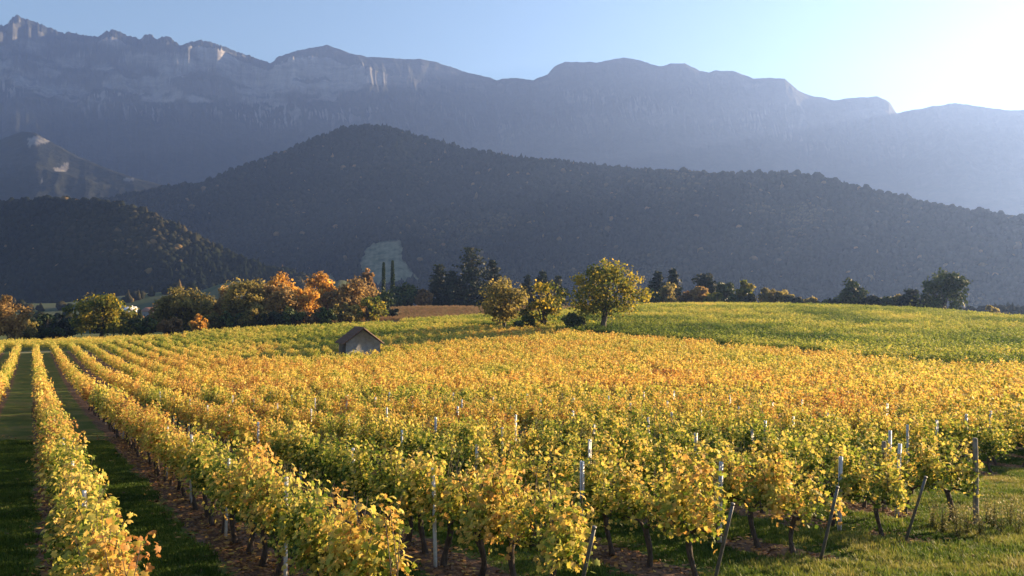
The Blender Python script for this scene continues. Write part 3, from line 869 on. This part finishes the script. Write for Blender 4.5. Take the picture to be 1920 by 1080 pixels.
for k in range(-1, 7):
    a = A0 + SP * k
    ys = np.linspace(float(headland_y(k)) + .3, 46, 9)
    ye = np.concatenate([[ys[0]], np.arange(FIRST_Y[k], 46, 3.72)])
    xe = a - SL * ye; ze = ground_z(xe, ye)
    w_ = empty("trellis_wires", (float(xe[0]), float(ye[0]), float(ze[0])))
    tag(w_, f"thin steel trellis wires strung along the {ordw(k - K_LEFT + 1)} vine row from the left", "wire", "trellis wires")
    for hgt in (.76, 1.15, 1.45):
        P = np.stack([xe, ye, ze + hgt], 1) - np.array([xe[0], ye[0], ze[0]])
        V, q, t = tube(P, [.0035] * len(P), 4)
        obj("wire", mesh_np("wire", V, [q, t]), M_STEEL, w_)
V, q, t = tube([(0, 0, -.3), (.004, 0, .4), (-.004, .005, 1.1), (0, 0, 1.86), (0, 0, 1.9)], [.058, .056, .053, .05, .04], 10)
WP = mesh_np("wooden post", V, [q, t], True); WP.materials.append(M_WOOD)
for k, dx, dy, lab in ((5, 0, 0, "thick weathered wooden end post among tall weeds at the right"), (5, -1.05, 1.9, "wooden post half hidden behind the thick weathered end post"),):
    y = headland_y(k) + dy; x = A0 + SP * k - SL * headland_y(k) + dx
    o = obj("wooden_post", WP, None, None, (x, y, gz(x, y)), rng.uniform(0, 6)); o.scale = (1, 1, 1.0 if dx == 0 else .86)
    tag(o, lab, "post")

# ------------------------------------------------------------------ hut
def build_hut():
    x, y = HUT
    z0 = gz(x, y) - .3
    base = empty("stone_hut", (x, y, z0), math.radians(22))       # local -Y is the gable that faces the camera
    tag(base, "small grey stone hut with brown tiled gable roof among the vines", "hut")
    w, l, he, hr = 4.9, 6.0, 3.2, 5.1
    wt = .35
    # gable walls and side walls with thickness
    def gable(yc, nm):
        P = [(-w / 2, 0), (w / 2, 0), (w / 2, he), (0, hr - .12), (-w / 2, he)]
        V = [(px, yc - wt / 2, pz) for px, pz in P] + [(px, yc + wt / 2, pz) for px, pz in P]
        n = 5
        Q = np.array([(i, (i + 1) % n, (i + 1) % n + n, i + n) for i in range(n)])
        pent = np.array([[0, 1, 2, 3, 4][::1], [9, 8, 7, 6, 5]])
        return obj(nm, mesh_np("gable wall", np.array(V), [Q, pent]), M_STONE, base)
    g = gable(-l / 2 + wt / 2, "gable_wall"); g["label"] = "pale grey rendered gable wall"
    gable(l / 2 - wt / 2, "gable_wall")
    for sx in (1, -1):
        xa = sx * w / 2; xb = sx * (w / 2 - wt)
        parts = [box_v(min(xa, xb), max(xa, xb), -l / 2 + wt + .002, l / 2 - wt - .002, 0, he - .05)]
        V, Fc = join(parts)
        s = obj("side_wall", mesh_np("side wall", V, Fc), M_STONE if sx > 0 else M_DARKBROWN, base)  # left side wall coloured dark brown, the right one like the gables
        if sx < 0: s["label"] = "dark brown side wall with door"
    V, Fc = join([box_v(-w / 2 - .06, -w / 2 - .003, -.75, .45, .25, 2.5)])
    dr = obj("door", mesh_np("door", V, Fc), M_DARKBROWN, base)
    V, Fc = join([box_v(-w / 2 - .09, -w / 2 - .063, .22, .28, 1.3, 1.45)])
    obj("handle", mesh_np("handle", V, Fc), M_STEEL, dr)
    # roof: two slopes of tile courses running down the slope
    ov, ovl = .45, .35
    sl = math.hypot(w / 2, hr - he)
    for sx in (-1, 1):
        ux, uz = sx * (w / 2) / sl, -(hr - he) / sl           # down-slope direction
        nx, nz = sx * (hr - he) / sl, (w / 2) / sl
        n = 26
        ys = np.linspace(-l / 2 - ovl, l / 2 + ovl, n * 2 + 1)
        prof = np.array([0.0 if i % 2 == 0 else .09 for i in range(n * 2 + 1)])
        V, Q = [], []
        courses = np.linspace(0, sl + ov, 9)
        for ci in range(8):
            a, b = courses[ci], courses[ci + 1] + .06
            b0 = len(V)
            for d_, lift in ((a, .02), (b, .06)):
                for yy, pr in zip(ys, prof):
                    h = .10 + lift + pr
                    V.append((ux * d_ + nx * h, yy, hr + uz * d_ + nz * h))
            for d_, lift in ((a, 0), (b, .04)):
                for yy in ys:
                    h = .04 + lift
                    V.append((ux * d_ + nx * h, yy, hr + uz * d_ + nz * h))
            m = len(ys)
            for i in range(m - 1):
                Q.append((b0 + i, b0 + i + 1, b0 + m + i + 1, b0 + m + i))
                Q.append((b0 + 2 * m + i, b0 + 3 * m + i, b0 + 3 * m + i + 1, b0 + 2 * m + i + 1))
                Q.append((b0 + m + i, b0 + m + i + 1, b0 + 3 * m + i + 1, b0 + 3 * m + i))
            Q.append((b0, b0 + m, b0 + 3 * m, b0 + 2 * m)); Q.append((b0 + m - 1, b0 + 2 * m - 1, b0 + 4 * m - 1, b0 + 3 * m - 1))
        obj("roof_slope", mesh_np("roof slope", np.array(V), np.array(Q)), M_TILE, base)
    V, q, t = tube([(0, -l / 2 - ovl - .03, hr + .16), (0, 0, hr + .17), (0, l / 2 + ovl + .03, hr + .16)], [.15, .15, .15], 8)
    obj("ridge", mesh_np("ridge", V, [q, t], True), M_TILE, base)
build_hut()

# ------------------------------------------------------------------ houses in the valley
def house(px, Y, zb, w, l, he, hr, rot, wallm, roofm, label):
    x = (px - 960) / F * Y
    base = empty("house", (x, Y, gz(x, Y) + zb), rot)
    tag(base, label, "house")
    V = np.array([(-w / 2, -l / 2, -3), (w / 2, -l / 2, -3), (w / 2, l / 2, -3), (-w / 2, l / 2, -3), (-w / 2, -l / 2, he), (w / 2, -l / 2, he), (w / 2, l / 2, he), (-w / 2, l / 2, he), (-w / 2, 0, hr - .1), (w / 2, 0, hr - .1)])
    obj("wall", mesh_np("house wall", V, [np.array([(0, 1, 5, 4), (2, 3, 7, 6)]), np.array([(1, 2, 6, 9, 5), (3, 0, 4, 8, 7)])]), wallm, base)
    o_ = .5; e = (hr - he) / (l / 2)
    for s in (-1, 1):
        y1 = s * (l / 2 + o_); z1 = he - o_ * e
        V = np.array([(-w / 2 - o_, 0, hr + .02), (w / 2 + o_, 0, hr + .02), (w / 2 + o_, y1, z1 + .02), (-w / 2 - o_, y1, z1 + .02), (-w / 2 - o_, 0, hr + .27), (w / 2 + o_, 0, hr + .27), (w / 2 + o_, y1, z1 + .27), (-w / 2 - o_, y1, z1 + .27)])
        Q = np.array([(3, 2, 1, 0), (4, 5, 6, 7), (0, 1, 5, 4), (1, 2, 6, 5), (2, 3, 7, 6), (3, 0, 4, 7)])
        obj("roof_slope", mesh_np("house roof", V, Q), roofm, base)
    V, Fc = join([box_v(w * .2, w * .2 + .8, -.4, .4, hr - .6, hr + 1.1)]); obj("chimney", mesh_np("chimney", V, Fc), wallm, base)
    nwin = max(2, int(w / 4))
    for i in range(nwin):
        xc = (i + .5) / nwin * w - w / 2
        for zc in ([1.3, 4.0] if he > 5 else [1.3]):
            V, Fc = join([box_v(xc - .5, xc + .5, -l / 2 - .04, -l / 2 - .005, zc, zc + 1.4)]); obj("window", mesh_np("window", V, Fc), M_GLASS, base)
house(241, 520, 2.6, 9, 7, 2.6, 4.2, .25, M_WHITEWALL, M_PALEROOF, "low building with a pale roof beside the round yellow-green tree")
house(285, 500, 0.0, 9, 8, 4.6, 6.8, -.3, M_STONE, M_ROOF, "grey-brown gabled house between the trees at left")
q = np.argmin(np.hypot(hill.PX - 450, hill.PY - 502)); hx, hy, hz = hill.X.ravel()[q], hill.Y.ravel()[q], hill.Z.ravel()[q]
house(960 + F * hx / hy, hy, hz - gz(hx, hy) + 4, 13, 11, 9, 12, .3, M_WHITEWALL, M_ROOF, "tiny white house at the foot of the wooded hill")

# ------------------------------------------------------------------ trees
PAL = {
    "orange": [(0, (0.16, 0.075, 0.025)), (.4, (.48, .27, .06)), (.75, (.68, .40, .085)), (1, (.72, .48, .12))],
    "rust": [(0, (0.12, 0.085, 0.04)), (.5, (.33, .22, .085)), (1, (.50, .34, .13))],
    "olive": [(0, (0.07, 0.07, 0.025)), (.5, (.22, .185, .055)), (1, (.38, .29, .09))],
    "yellowgreen": [(0, (0.035, 0.06, 0.014)), (.4, (.12, .14, .025)), (.75, (.32, .25, .035)), (1, (.45, .32, .05))],
    "green": [(0, (0.016, 0.03, 0.01)), (.5, (.045, .07, .018)), (1, (.11, .12, .03))],
    "dark": [(0, (0.010, 0.018, 0.010)), (.6, (.025, .038, .018)), (1, (.06, .055, .028))],
    "brown": [(0, (0.07, 0.05, 0.025)), (.5, (.23, .145, .06)), (1, (.38, .23, .10))],
}
PALM = {k: leaf_material("leaves " + k, v, 1.0, .6 if k not in ("dark", "green") else .2, False, .5) for k, v in PAL.items()}

def tree(name, style, px, ytop, wpx, Y, pal, label, seed, lift=0.0, crown_low=.12, cat="tree", group=None, dens=1.0):
    rng = np.random.default_rng(5000 + seed)
    x = (px - 960) / F * Y
    zg = gz(x, Y) + lift
    h = CAM_Z + (HORIZON - ytop) / F * Y - zg
    w = wpx / F * Y * (1.12 if style != 'cypress' else 1.0)
    root = empty(name, (x, Y, zg), rng.uniform(0, 6.28))
    tag(root, label, cat, group)
    parts = []
    ls = np.clip(Y / F * 4.6, .16, 1.3)
    C, O, LV = [], [], []
    if style in ("round", "bush", "tall"):
        ztop = h
        zlow = h * crown_low
        rz = (ztop - zlow) / 2; zc = (ztop + zlow) / 2
        ncl = int((40 if style != "bush" else 26) * dens)
        lim = []
        for c in range(ncl):
            u = rng.normal(size=3); u /= np.linalg.norm(u); r = rng.uniform(.15, 1) ** .45 * rng.uniform(.8, 1.13)
            p = u * r * np.array([w / 2, w / 2, rz]) * .86
            shape = 1 - .35 * max(0, p[2] / rz) ** 2 if style != "tall" else 1 - .5 * abs(p[2] / rz) ** 2
            p[:2] *= shape
            p[2] += zc
            cr = rng.uniform(.09, .23) * min(w, 2 * rz)
            n = int(rng.uniform(55, 95))
            d = rng.normal(size=(n, 3)); d /= np.linalg.norm(d, axis=1, keepdims=True)
            rad = cr * rng.uniform(.35, 1.12, (n, 1))
            q = p + d * rad * np.array([1, 1, .75])
            C.append(q); O.append(d)
            ct = rng.normal(0, .17)
            LV.append(np.clip(.5 + ct + rng.normal(0, .16, n) , 0, 1))
            lim.append(p)
        tr = max(.05, .022 * h + .012 * w)
        hb = zlow + .55 * rz
        path = [(0, 0, -.4), (.02 * w, 0, hb * .4), (rng.normal(0, .02) * w, rng.normal(0, .02) * w, hb), (rng.normal(0, .03) * w, rng.normal(0, .03) * w, zc + .5 * rz)]
        parts.append(tube(path, [tr * 1.25, tr, tr * .75, tr * .2], 8))
        for p in lim[:11]:
            s = np.array([0, 0, rng.uniform(.5, 1.0) * hb])
            m_ = (s + p) / 2 + (0, 0, .04 * h)
            parts.append(tube([s, m_, p], [tr * .45, tr * .3, tr * .1], 5))
        if style == "bush":
            for k in range(5):
                a = rng.uniform(0, 6.28)
                parts.append(tube([(0, 0, -.2), (.1 * w * math.cos(a), .1 * w * math.sin(a), .4 * h), (.3 * w * math.cos(a), .3 * w * math.sin(a), .8 * h)], [tr * .5, tr * .35, tr * .1], 5))
    elif style == "conifer":
        lev = int(20 * dens)
        for li in range(lev):
            f = li / (lev - 1)
            z = h * (crown_low + (1 - crown_low) * f)
            R = (w / 2) * (1 - f) ** .58 * rng.uniform(.8, 1.12) + .03 * w
            nb = max(4, int(9 * (1 - f) + 4))
            for b in range(nb):
                a = rng.uniform(0, 6.28); L_ = R * rng.uniform(.65, 1.1)
                n = int(14 + 24 * (1 - f))
                s = rng.uniform(.15, 1, n)
                q = np.stack([np.cos(a) * L_ * s, np.sin(a) * L_ * s, z - .10 * L_ * s + .03 * h * s ** 2], 1) + rng.normal(size=(n, 3)) * np.array([.05 * w, .05 * w, .014 * h])
                C.append(q); O.append(np.tile([math.cos(a), math.sin(a), .3], (n, 1)))
                LV.append(np.clip(.42 + rng.normal(0, .14) + rng.normal(0, .12, n) , 0, 1))
        tr = .016 * h + .05
        parts.append(tube([(0, 0, -.4), (0, 0, h * .5), (0, 0, h * .98)], [tr * 1.3, tr * .8, .03], 7))
    else:  # cypress
        n = int(900 * dens)
        f = rng.uniform(.02, 1, n)
        R = (w / 2) * np.sin(np.pi * np.clip(f, .02, 1) ** .7) ** .55 * rng.uniform(.5, 1.05, n)
        a = rng.uniform(0, 6.28, n)
        C.append(np.stack([R * np.cos(a), R * np.sin(a), f * h], 1)); O.append(np.stack([np.cos(a), np.sin(a), 0 * a + .5], 1))
        LV.append(np.clip(.4 + rng.normal(0, .2, n), 0, 1))
        parts.append(tube([(0, 0, -.4), (0, 0, h * .5), (0, 0, h * .95)], [.2, .14, .03], 7))
    C = np.vstack(C); O = np.vstack(O); LV = np.concatenate(LV)
    C[:, 2] = np.maximum(C[:, 2], .05)
    n = len(C)
    side, tip, nrm = leaf_frames(rng, n, O, .3, .9)
    S = ls * rng.uniform(.65, 1.35, n) * (1.0 if style != "conifer" else .9)
    me = leaves_mesh("crown", C - tip * S[:, None] * .5, S, side, tip, nrm, 2, LV, rng)
    obj("crown", me, PALM[pal], root)
    V, Fc = join(parts)
    obj("trunk", mesh_np("trunk", V, Fc, True), M_BARK, root)
    return root

TREES = [
    # name, style, px, ytop, width, Y, palette, label
    ("broadleaf_tree", "round", 16, 546, 66, 205, "rust", "rusty brown tree cut by the far left edge"),
    ("broadleaf_tree", "round", 190, 549, 122, 215, "yellowgreen", "round yellow-green tree standing alone at the left end of the vines"),
    ("shrub", "bush", 88, 583, 74, 225, "green", "dark green shrub between the rusty tree and the round tree"),
    ("shrub", "bush", 268, 592, 62, 222, "green", "low dark shrub just beyond the round yellow-green tree"),
    ("broadleaf_tree", "round", 345, 536, 112, 245, "olive", "wide olive-brown tree with thin crown left of the orange group"),
    ("shrub", "bush", 373, 591, 34, 218, "orange", "small orange shrub at the field edge"),
    ("shrub", "bush", 320, 596, 50, 224, "brown", "low brown shrub below the wide olive tree"),
    ("broadleaf_tree", "round", 458, 515, 78, 240, "olive", "tall olive-brown tree at the left of the orange group"),
    ("broadleaf_tree", "tall", 497, 519, 54, 248, "rust", "narrow rust-brown tree in the orange group"),
    ("broadleaf_tree", "round", 527, 503, 72, 255, "orange", "orange-topped tree behind the rust-brown trees"),
    ("broadleaf_tree", "tall", 532, 528, 66, 236, "rust", "rust-brown tree in front of the orange-topped tree"),
    ("broadleaf_tree", "round", 598, 506, 62, 252, "orange", "bright orange tree, brightest of the group by the hut"),
    ("broadleaf_tree", "round", 574, 530, 50, 238, "orange", "smaller bright orange tree at the left foot of the brightest one"),
    ("broadleaf_tree", "round", 662, 514, 78, 250, "rust", "brown-orange tree right of the bright orange tree"),
    ("broadleaf_tree", "bush", 690, 552, 80, 238, "yellowgreen", "yellow-green bushy tree at the right end of the orange group"),
    ("shrub", "bush", 645, 566, 60, 232, "olive", "olive shrub below the brown-orange tree"),
    ("shrub", "bush", 445, 580, 70, 230, "green", "dark green shrub at the foot of the tall olive tree"),
    ("shrub", "bush", 510, 582, 66, 228, "dark", "very dark shrub at the foot of the rust-brown trees"),
    ("shrub", "bush", 585, 580, 62, 230, "brown", "brown shrub under the bright orange tree"),
    ("shrub", "bush", 400, 586, 56, 232, "olive", "olive shrub left of the orange group"),
    ("shrub", "bush", 35, 590, 60, 214, "olive", "olive shrub at the foot of the rusty edge tree"),
    ("shrub", "bush", 120, 590, 60, 232, "dark", "dark shrub touching the left side of the round tree"),
    ("shrub", "bush", 240, 584, 56, 236, "olive", "olive shrub touching the right side of the round tree"),
    ("broadleaf_tree", "round", 395, 548, 70, 256, "olive", "thin olive tree behind the wide olive-brown tree"),
    ("broadleaf_tree", "tall", 310, 560, 56, 252, "brown", "thin brownish tree at the left of the wide olive tree"),
    ("broadleaf_tree", "tall", 428, 528, 56, 250, "rust", "pale rusty tree left of the tall olive-brown tree"),
    ("broadleaf_tree", "round", 630, 540, 56, 246, "rust", "rusty low tree between the bright orange and brown-orange trees"),
    ("shrub", "bush", 480, 572, 56, 229, "olive", "olive shrub before the narrow rust-brown tree"),
    ("shrub", "bush", 548, 574, 56, 228, "green", "green shrub before the orange-topped tree"),
    ("shrub", "bush", 615, 574, 56, 229, "green", "dark green shrub below the rusty low tree"),
    ("shrub", "bush", 725, 574, 50, 262, "dark", "dark shrub right of the yellow-green bushy tree"),
    ("poplar_tree", "tall", 690, 497, 26, 330, "brown", "slim pinkish-brown tree behind the orange group"),
    ("shrub", "bush", 712, 540, 52, 300, "green", "grey-green shrub at the foot of the slim brown tree"),
    ("cypress_tree", "cypress", 719, 493, 6, 380, "green", "shorter of the two dark cypresses before the meadow"),
    ("cypress_tree", "cypress", 736, 489, 7, 380, "green", "taller of the two dark cypresses before the meadow"),
    ("broadleaf_tree", "round", 762, 532, 62, 360, "green", "dark green round tree right of the cypresses"),
    ("broadleaf_tree", "round", 795, 543, 40, 356, "brown", "small brown tree between the round green tree and the conifers"),
    ("conifer_tree", "conifer", 824, 500, 64, 372, "dark", "dark conifer left of the biggest conifer"),
    ("conifer_tree", "conifer", 884, 468, 104, 368, "dark", "biggest dark conifer behind the brown vines"),
    ("conifer_tree", "conifer", 924, 492, 56, 374, "dark", "dark conifer at the right shoulder of the biggest conifer"),
    ("conifer_tree", "conifer", 848, 512, 56, 362, "dark", "dark conifer tucked before the biggest conifer"),
    ("conifer_tree", "conifer", 1018, 512, 48, 372, "dark", "dark conifer showing behind the yellow field tree"),
    ("conifer_tree", "conifer", 1046, 520, 36, 380, "dark", "small dark conifer left of the large field tree"),
    ("conifer_tree", "conifer", 990, 520, 36, 380, "dark", "small dark conifer behind the gap of the field trees"),
    ("broadleaf_tree", "tall", 946, 512, 92, 172, "olive", "loose olive tree, first of the three field trees"),
    ("broadleaf_tree", "bush", 1020, 526, 86, 168, "yellowgreen", "yellow-crowned tree, middle of the three field trees"),
    ("broadleaf_tree", "round", 1130, 487, 158, 158, "yellowgreen", "large spreading field tree, biggest of the three in the vines"),
    ("shrub", "bush", 1078, 578, 44, 160, "green", "green shrub under the large field tree"),
    ("shrub", "bush", 985, 590, 40, 166, "green", "low green shrub between the first two field trees"),
    ("conifer_tree", "conifer", 1232, 512, 50, 330, "dark", "dark conifer right of the large field tree"),
    ("conifer_tree", "conifer", 1262, 508, 46, 334, "dark", "pointed dark conifer, tallest right of the large field tree"),
    ("shrub", "bush", 1252, 529, 46, 300, "olive", "pale olive shrub before the pointed conifers"),
    ("shrub", "bush", 1222, 540, 40, 298, "green", "dark green shrub beside the pale olive shrub"),
    ("broadleaf_tree", "tall", 1312, 530, 34, 296, "rust", "rust-orange small tree on the crest"),
    ("broadleaf_tree", "round", 1326, 507, 48, 330, "dark", "dark round tree behind the rust-orange small tree"),
    ("broadleaf_tree", "round", 1358, 521, 34, 318, "green", "green tree right of the dark round tree"),
    ("shrub", "bush", 1338, 546, 34, 292, "yellowgreen", "low yellow shrub on the crest by the rust-orange tree"),
    ("broadleaf_tree", "tall", 1398, 524, 34, 296, "yellowgreen", "yellow small tree alone on the crest"),
    ("shrub", "bush", 1406, 546, 26, 288, "dark", "dark small shrub at the foot of the yellow crest tree"),
    ("shrub", "bush", 1440, 538, 36, 300, "olive", "olive shrub right of the yellow crest tree"),
    ("shrub", "bush", 1472, 542, 44, 298, "olive", "wide olive shrub at the end of the crest hedge"),
    ("shrub", "bush", 1490, 552, 30, 290, "dark", "dark shrub ending the crest hedge"),
    ("broadleaf_tree", "round", 1594, 521, 48, 290, "green", "dark green round-topped tree alone right of centre on the crest"),
    ("shrub", "bush", 1632, 551, 36, 286, "dark", "dark shrub right of the lone round-topped tree"),
    ("shrub", "bush", 1566, 560, 34, 284, "dark", "dark shrub at the left foot of the lone round-topped tree"),
    ("shrub", "bush", 1664, 554, 34, 284, "green", "green shrub in the middle of the right crest hedge"),
    ("broadleaf_tree", "bush", 1706, 537, 44, 280, "dark", "dark bushy tree left of the big round crest tree"),
    ("broadleaf_tree", "round", 1771, 503, 88, 265, "green", "big round tree standing on the crest at the far right"),
    ("shrub", "bush", 1522, 558, 30, 286, "olive", "low olive shrub in the gap after the crest hedge"),
    ("shrub", "bush", 1546, 560, 26, 284, "green", "low green shrub in the gap before the lone round-topped tree"),
    ("shrub", "bush", 1685, 552, 30, 282, "olive", "olive shrub at the left side of the dark bushy tree"),
    ("shrub", "bush", 1732, 556, 30, 276, "dark", "dark shrub between the bushy tree and the big round tree"),
    ("shrub", "bush", 1290, 548, 34, 298, "brown", "brown low shrub between the pale olive shrub and the rust-orange tree"),
    ("shrub", "bush", 1376, 550, 30, 294, "green", "green low shrub left of the yellow crest tree"),
    ("shrub", "bush", 1862, 568, 36, 330, "olive", "low shrub beyond the crest near the right edge"),
]
for i, (nm, st, px, yt, w, Y, pal, lab) in enumerate(TREES):
    big = nm == "broadleaf_tree" and w > 110
    tree(nm, st, px, yt, w, Y, pal, lab, i, 0.0, .13 if px == 1130 else {"bush": .0, "conifer": .06, "round": .05, "tall": .03}.get(st, 0), "shrub" if nm == "shrub" else "tree", None, 1.9 if big else 1.15)

# ------------------------------------------------------------------ grass, litter and weeds
M_GRASS = leaf_material("grass blades", [(0, (0.025, 0.055, 0.011)), (.35, (.10, .16, .025)), (.65, (.25, .25, .055)), (1, (.40, .32, .13))], .45, .35)
M_LITTER = leaf_material("fallen leaves", [(0, (.07, .04, .02)), (.5, (.20, .10, .045)), (.8, (.36, .20, .05)), (1, (.45, .32, .07))], .8, .2)
def tuft(i, n, h, spread):
    rng = np.random.default_rng(700 + i)
    V, T, LV = [], [], []
    for b in range(n):
        a = rng.uniform(0, 6.28); r = spread * math.sqrt(rng.random()); bx, by = r * math.cos(a), r * math.sin(a)
        hh = h * rng.uniform(.45, 1.25); la = rng.uniform(0, 6.28); ln = hh * rng.uniform(.1, .8); wd = rng.uniform(.004, .008)
        px_, py_ = -math.sin(la) * wd, math.cos(la) * wd
        b0 = len(V)
        V += [(bx - px_, by - py_, -.01), (bx + px_, by + py_, -.01), (bx + px_ * .7 + .4 * ln * math.cos(la), by + py_ * .7 + .4 * ln * math.sin(la), hh * .65),
              (bx - px_ * .7 + .4 * ln * math.cos(la), by - py_ * .7 + .4 * ln * math.sin(la), hh * .65), (bx + ln * math.cos(la), by + ln * math.sin(la), hh)]
        T += [(b0, b0 + 1, b0 + 2), (b0, b0 + 2, b0 + 3), (b0 + 3, b0 + 2, b0 + 4)]
        LV += [float(np.clip(rng.normal(.5, .25), 0, 1))] * 5
    return mesh_np(f"tuft {i}", V, np.array(T), False, {"leaf": np.array(LV)})
short_c = proto_collection("short tuft", [tuft(i, 26, .06, .10) for i in range(5)], M_GRASS)
tall_c = proto_collection("tall tuft", [tuft(i + 10, 30, .10, .12) for i in range(5)], M_GRASS)
rng = np.random.default_rng(77)
def uniform_fan(n, y0, y1, xl=-.72, xr=.72, p=1.0):
    y = y0 + (y1 - y0) * rng.random(n) ** p
    y = np.sqrt(rng.random(n) * (y1 ** 2 - y0 ** 2) + y0 ** 2) if p == 1.0 else y
    x = y * rng.uniform(xl, xr, n)
    return x, y
def row_dist(x, y):
    v = (x + SL * y - A0) / SP
    return np.abs(v - np.round(v)) * SP * .857
x, y = uniform_fan(125000, 4.5, 34, -.8, 1.15)
g = in_gold(x, y); rd = row_dist(x, y)
keep = (g & (rd > .62 + .35 * fbm(x * 1.5, y * 1.5, 91, 2))) | (~g & (rng.random(len(x)) < .5))
x, y, g = x[keep], y[keep], g[keep]
n = len(x)
pat = fbm(x / 1.8, y / 1.8, 93, 3)
scatter("mown_grass", short_c, np.stack([x, y, ground_z(x, y)], 1), rng.uniform(.7, 1.4, n), rng.uniform(0, 6.28, n), np.clip(.20 + .4 * pat + .25 * (~g), 0, .9), rng.integers(0, 5, n), "short mown grass between the vine rows")
x, y = uniform_fan(46000, 4.5, 26, -.3, 1.2)
g = in_gold(x, y)
pat = fbm(x / 1.5, y / 1.5, 95, 3)
keep = (~g & (pat > -.12)) | (g & (pat > .22) & (x > 0))
x, y, pat = x[keep], y[keep], pat[keep]
n = len(x)
scatter("headland_grass", tall_c, np.stack([x, y, ground_z(x, y)], 1), rng.uniform(.5, 1.3, n), rng.uniform(0, 6.28, n), np.clip(.50 + .6 * fbm(x / 1.1, y / 1.1, 97, 2), 0, 1), rng.integers(0, 5, n), "tufted green and straw grass on the headland")
# fallen leaves under the rows
def litter_mesh(i):
    r_ = np.random.default_rng(800 + i)
    n_ = 7
    C = np.stack([r_.normal(0, .16, n_), r_.normal(0, .16, n_), r_.uniform(.005, .03, n_)], 1)
    nrm = r_.normal(size=(n_, 3)) * .35 + np.array([0, 0, 1]); nrm /= np.linalg.norm(nrm, axis=1, keepdims=True)
    tip = r_.normal(size=(n_, 3)); tip -= nrm * (tip * nrm).sum(1, keepdims=True); tip /= np.linalg.norm(tip, axis=1, keepdims=True)
    return leaves_mesh(f"litter {i}", C, r_.uniform(.05, .1, n_), np.cross(tip, nrm), tip, nrm, 1, r_.random(n_), r_)
lit_c = proto_collection("litter", [litter_mesh(i) for i in range(5)], M_LITTER)
x, y = uniform_fan(60000, 6.5, 36)
g = in_gold(x, y); rd = row_dist(x, y)
keep = (g & (rng.random(len(x)) < np.exp(-(rd / .42) ** 2) * .75 + .02)) | (~g & (rng.random(len(x)) < .05))
x, y = x[keep], y[keep]; n = len(x)
scatter("fallen_leaves", lit_c, np.stack([x, y, ground_z(x, y)], 1), rng.uniform(.7, 1.3, n), rng.uniform(0, 6.28, n), rng.uniform(.2, .75, n), rng.integers(0, 5, n), "brown fallen leaves on the bare soil under the vines")

# tall weeds by the wooden post
M_WEED = leaf_material("weed", [(0, (.07, .085, .025)), (.5, (.22, .20, .07)), (1, (.42, .34, .15))], .9, .4, False, .5)
def weed(x, y, h, label, seed):
    r_ = np.random.default_rng(900 + seed)
    root = empty("tall_weed", (x, y, gz(x, y)), r_.uniform(0, 6.28))
    tag(root, label, "weed", "tall weeds at the end of the rows")
    parts, C, O = [], [], []
    for s in range(7):
        a = r_.uniform(0, 6.28); sp = r_.uniform(.03, .22); hh = h * r_.uniform(.6, 1.05)
        p = np.array([(.02 * math.cos(a), .02 * math.sin(a), -.03), (sp * .4 * math.cos(a), sp * .4 * math.sin(a), hh * .5), (sp * math.cos(a), sp * math.sin(a), hh)])
        parts.append(tube(p, [.006, .005, .002], 4))
        n_ = 34
        t = r_.uniform(.12, 1, n_)
        c = np.stack([np.interp(t, [0, .5, 1], p[:, i]) for i in range(3)], 1) + r_.normal(size=(n_, 3)) * np.array([.035, .035, .02])
        C.append(c); O.append(r_.normal(size=(n_, 3)))
    C = np.vstack(C); O = np.vstack(O); n_ = len(C)
    sd, tp, nr = leaf_frames(r_, n_, O, .4, .8)
    tp = tp * .6 + np.array([0, 0, .6]); tp /= np.linalg.norm(tp, axis=1, keepdims=True)
    obj("leaves", leaves_mesh("weed leaves", C, r_.uniform(.03, .065, n_), sd * .6, tp, nr, 2, np.clip(C[:, 2] / h * .8 + r_.normal(0, .15, n_), 0, 1), r_), M_WEED, root)
    V, Fc = join(parts); obj("stem", mesh_np("weed stem", V, Fc, True), M_WEED, root)
W = [(1742, 16.9, .62), (1762, 16.4, .55), (1790, 15.9, .72), (1808, 16.2, .66), (1786, 17.2, .5), (1832, 16.0, .58), (1856, 16.8, .70), (1872, 16.2, .66), (1886, 17.0, .75), (1902, 16.4, .62), (1846, 17.6, .6), (1915, 16.9, .7)]
for i, (px, yy, h) in enumerate(sorted(W)):
    weed((px - 960) / F * yy, yy, h, f"tall pale weed by the wooden end post, {ordw(i + 1)} from the left", i)

# ------------------------------------------------------------------ haze: the air between here and the mountains
def build_haze():
    R4 = (far, mid, hill, spur)
    x0 = min(min(float(q.X.min()) for q in R4), -3060) - 40; x1 = max(max(float(q.X.max()) for q in R4), 3060) + 40
    V, Fc = join([box_v(x0, x1, -3100, float(far.Y.max()) + 40, min(float(q.Z.min()) for q in R4) - 20, float(far.Z.max()) + 20)])
    me = mesh_np("haze", V, Fc)
    m = bpy.data.materials.new("haze"); m.use_nodes = True
    N, L = m.node_tree.nodes, m.node_tree.links
    N.clear()
    out = N.new("ShaderNodeOutputMaterial"); pv = N.new("ShaderNodeVolumePrincipled")
    pv.inputs["Color"].default_value = HAZE_COLOR
    pv.inputs["Density"].default_value = HAZE_DENSITY
    pv.inputs["Anisotropy"].default_value = HAZE_G
    L.new(pv.outputs[0], out.inputs["Volume"])
    o = obj("haze", me, m)
    tag(o, "pale blue haze filling the valley air", None, None, "stuff")
build_haze()
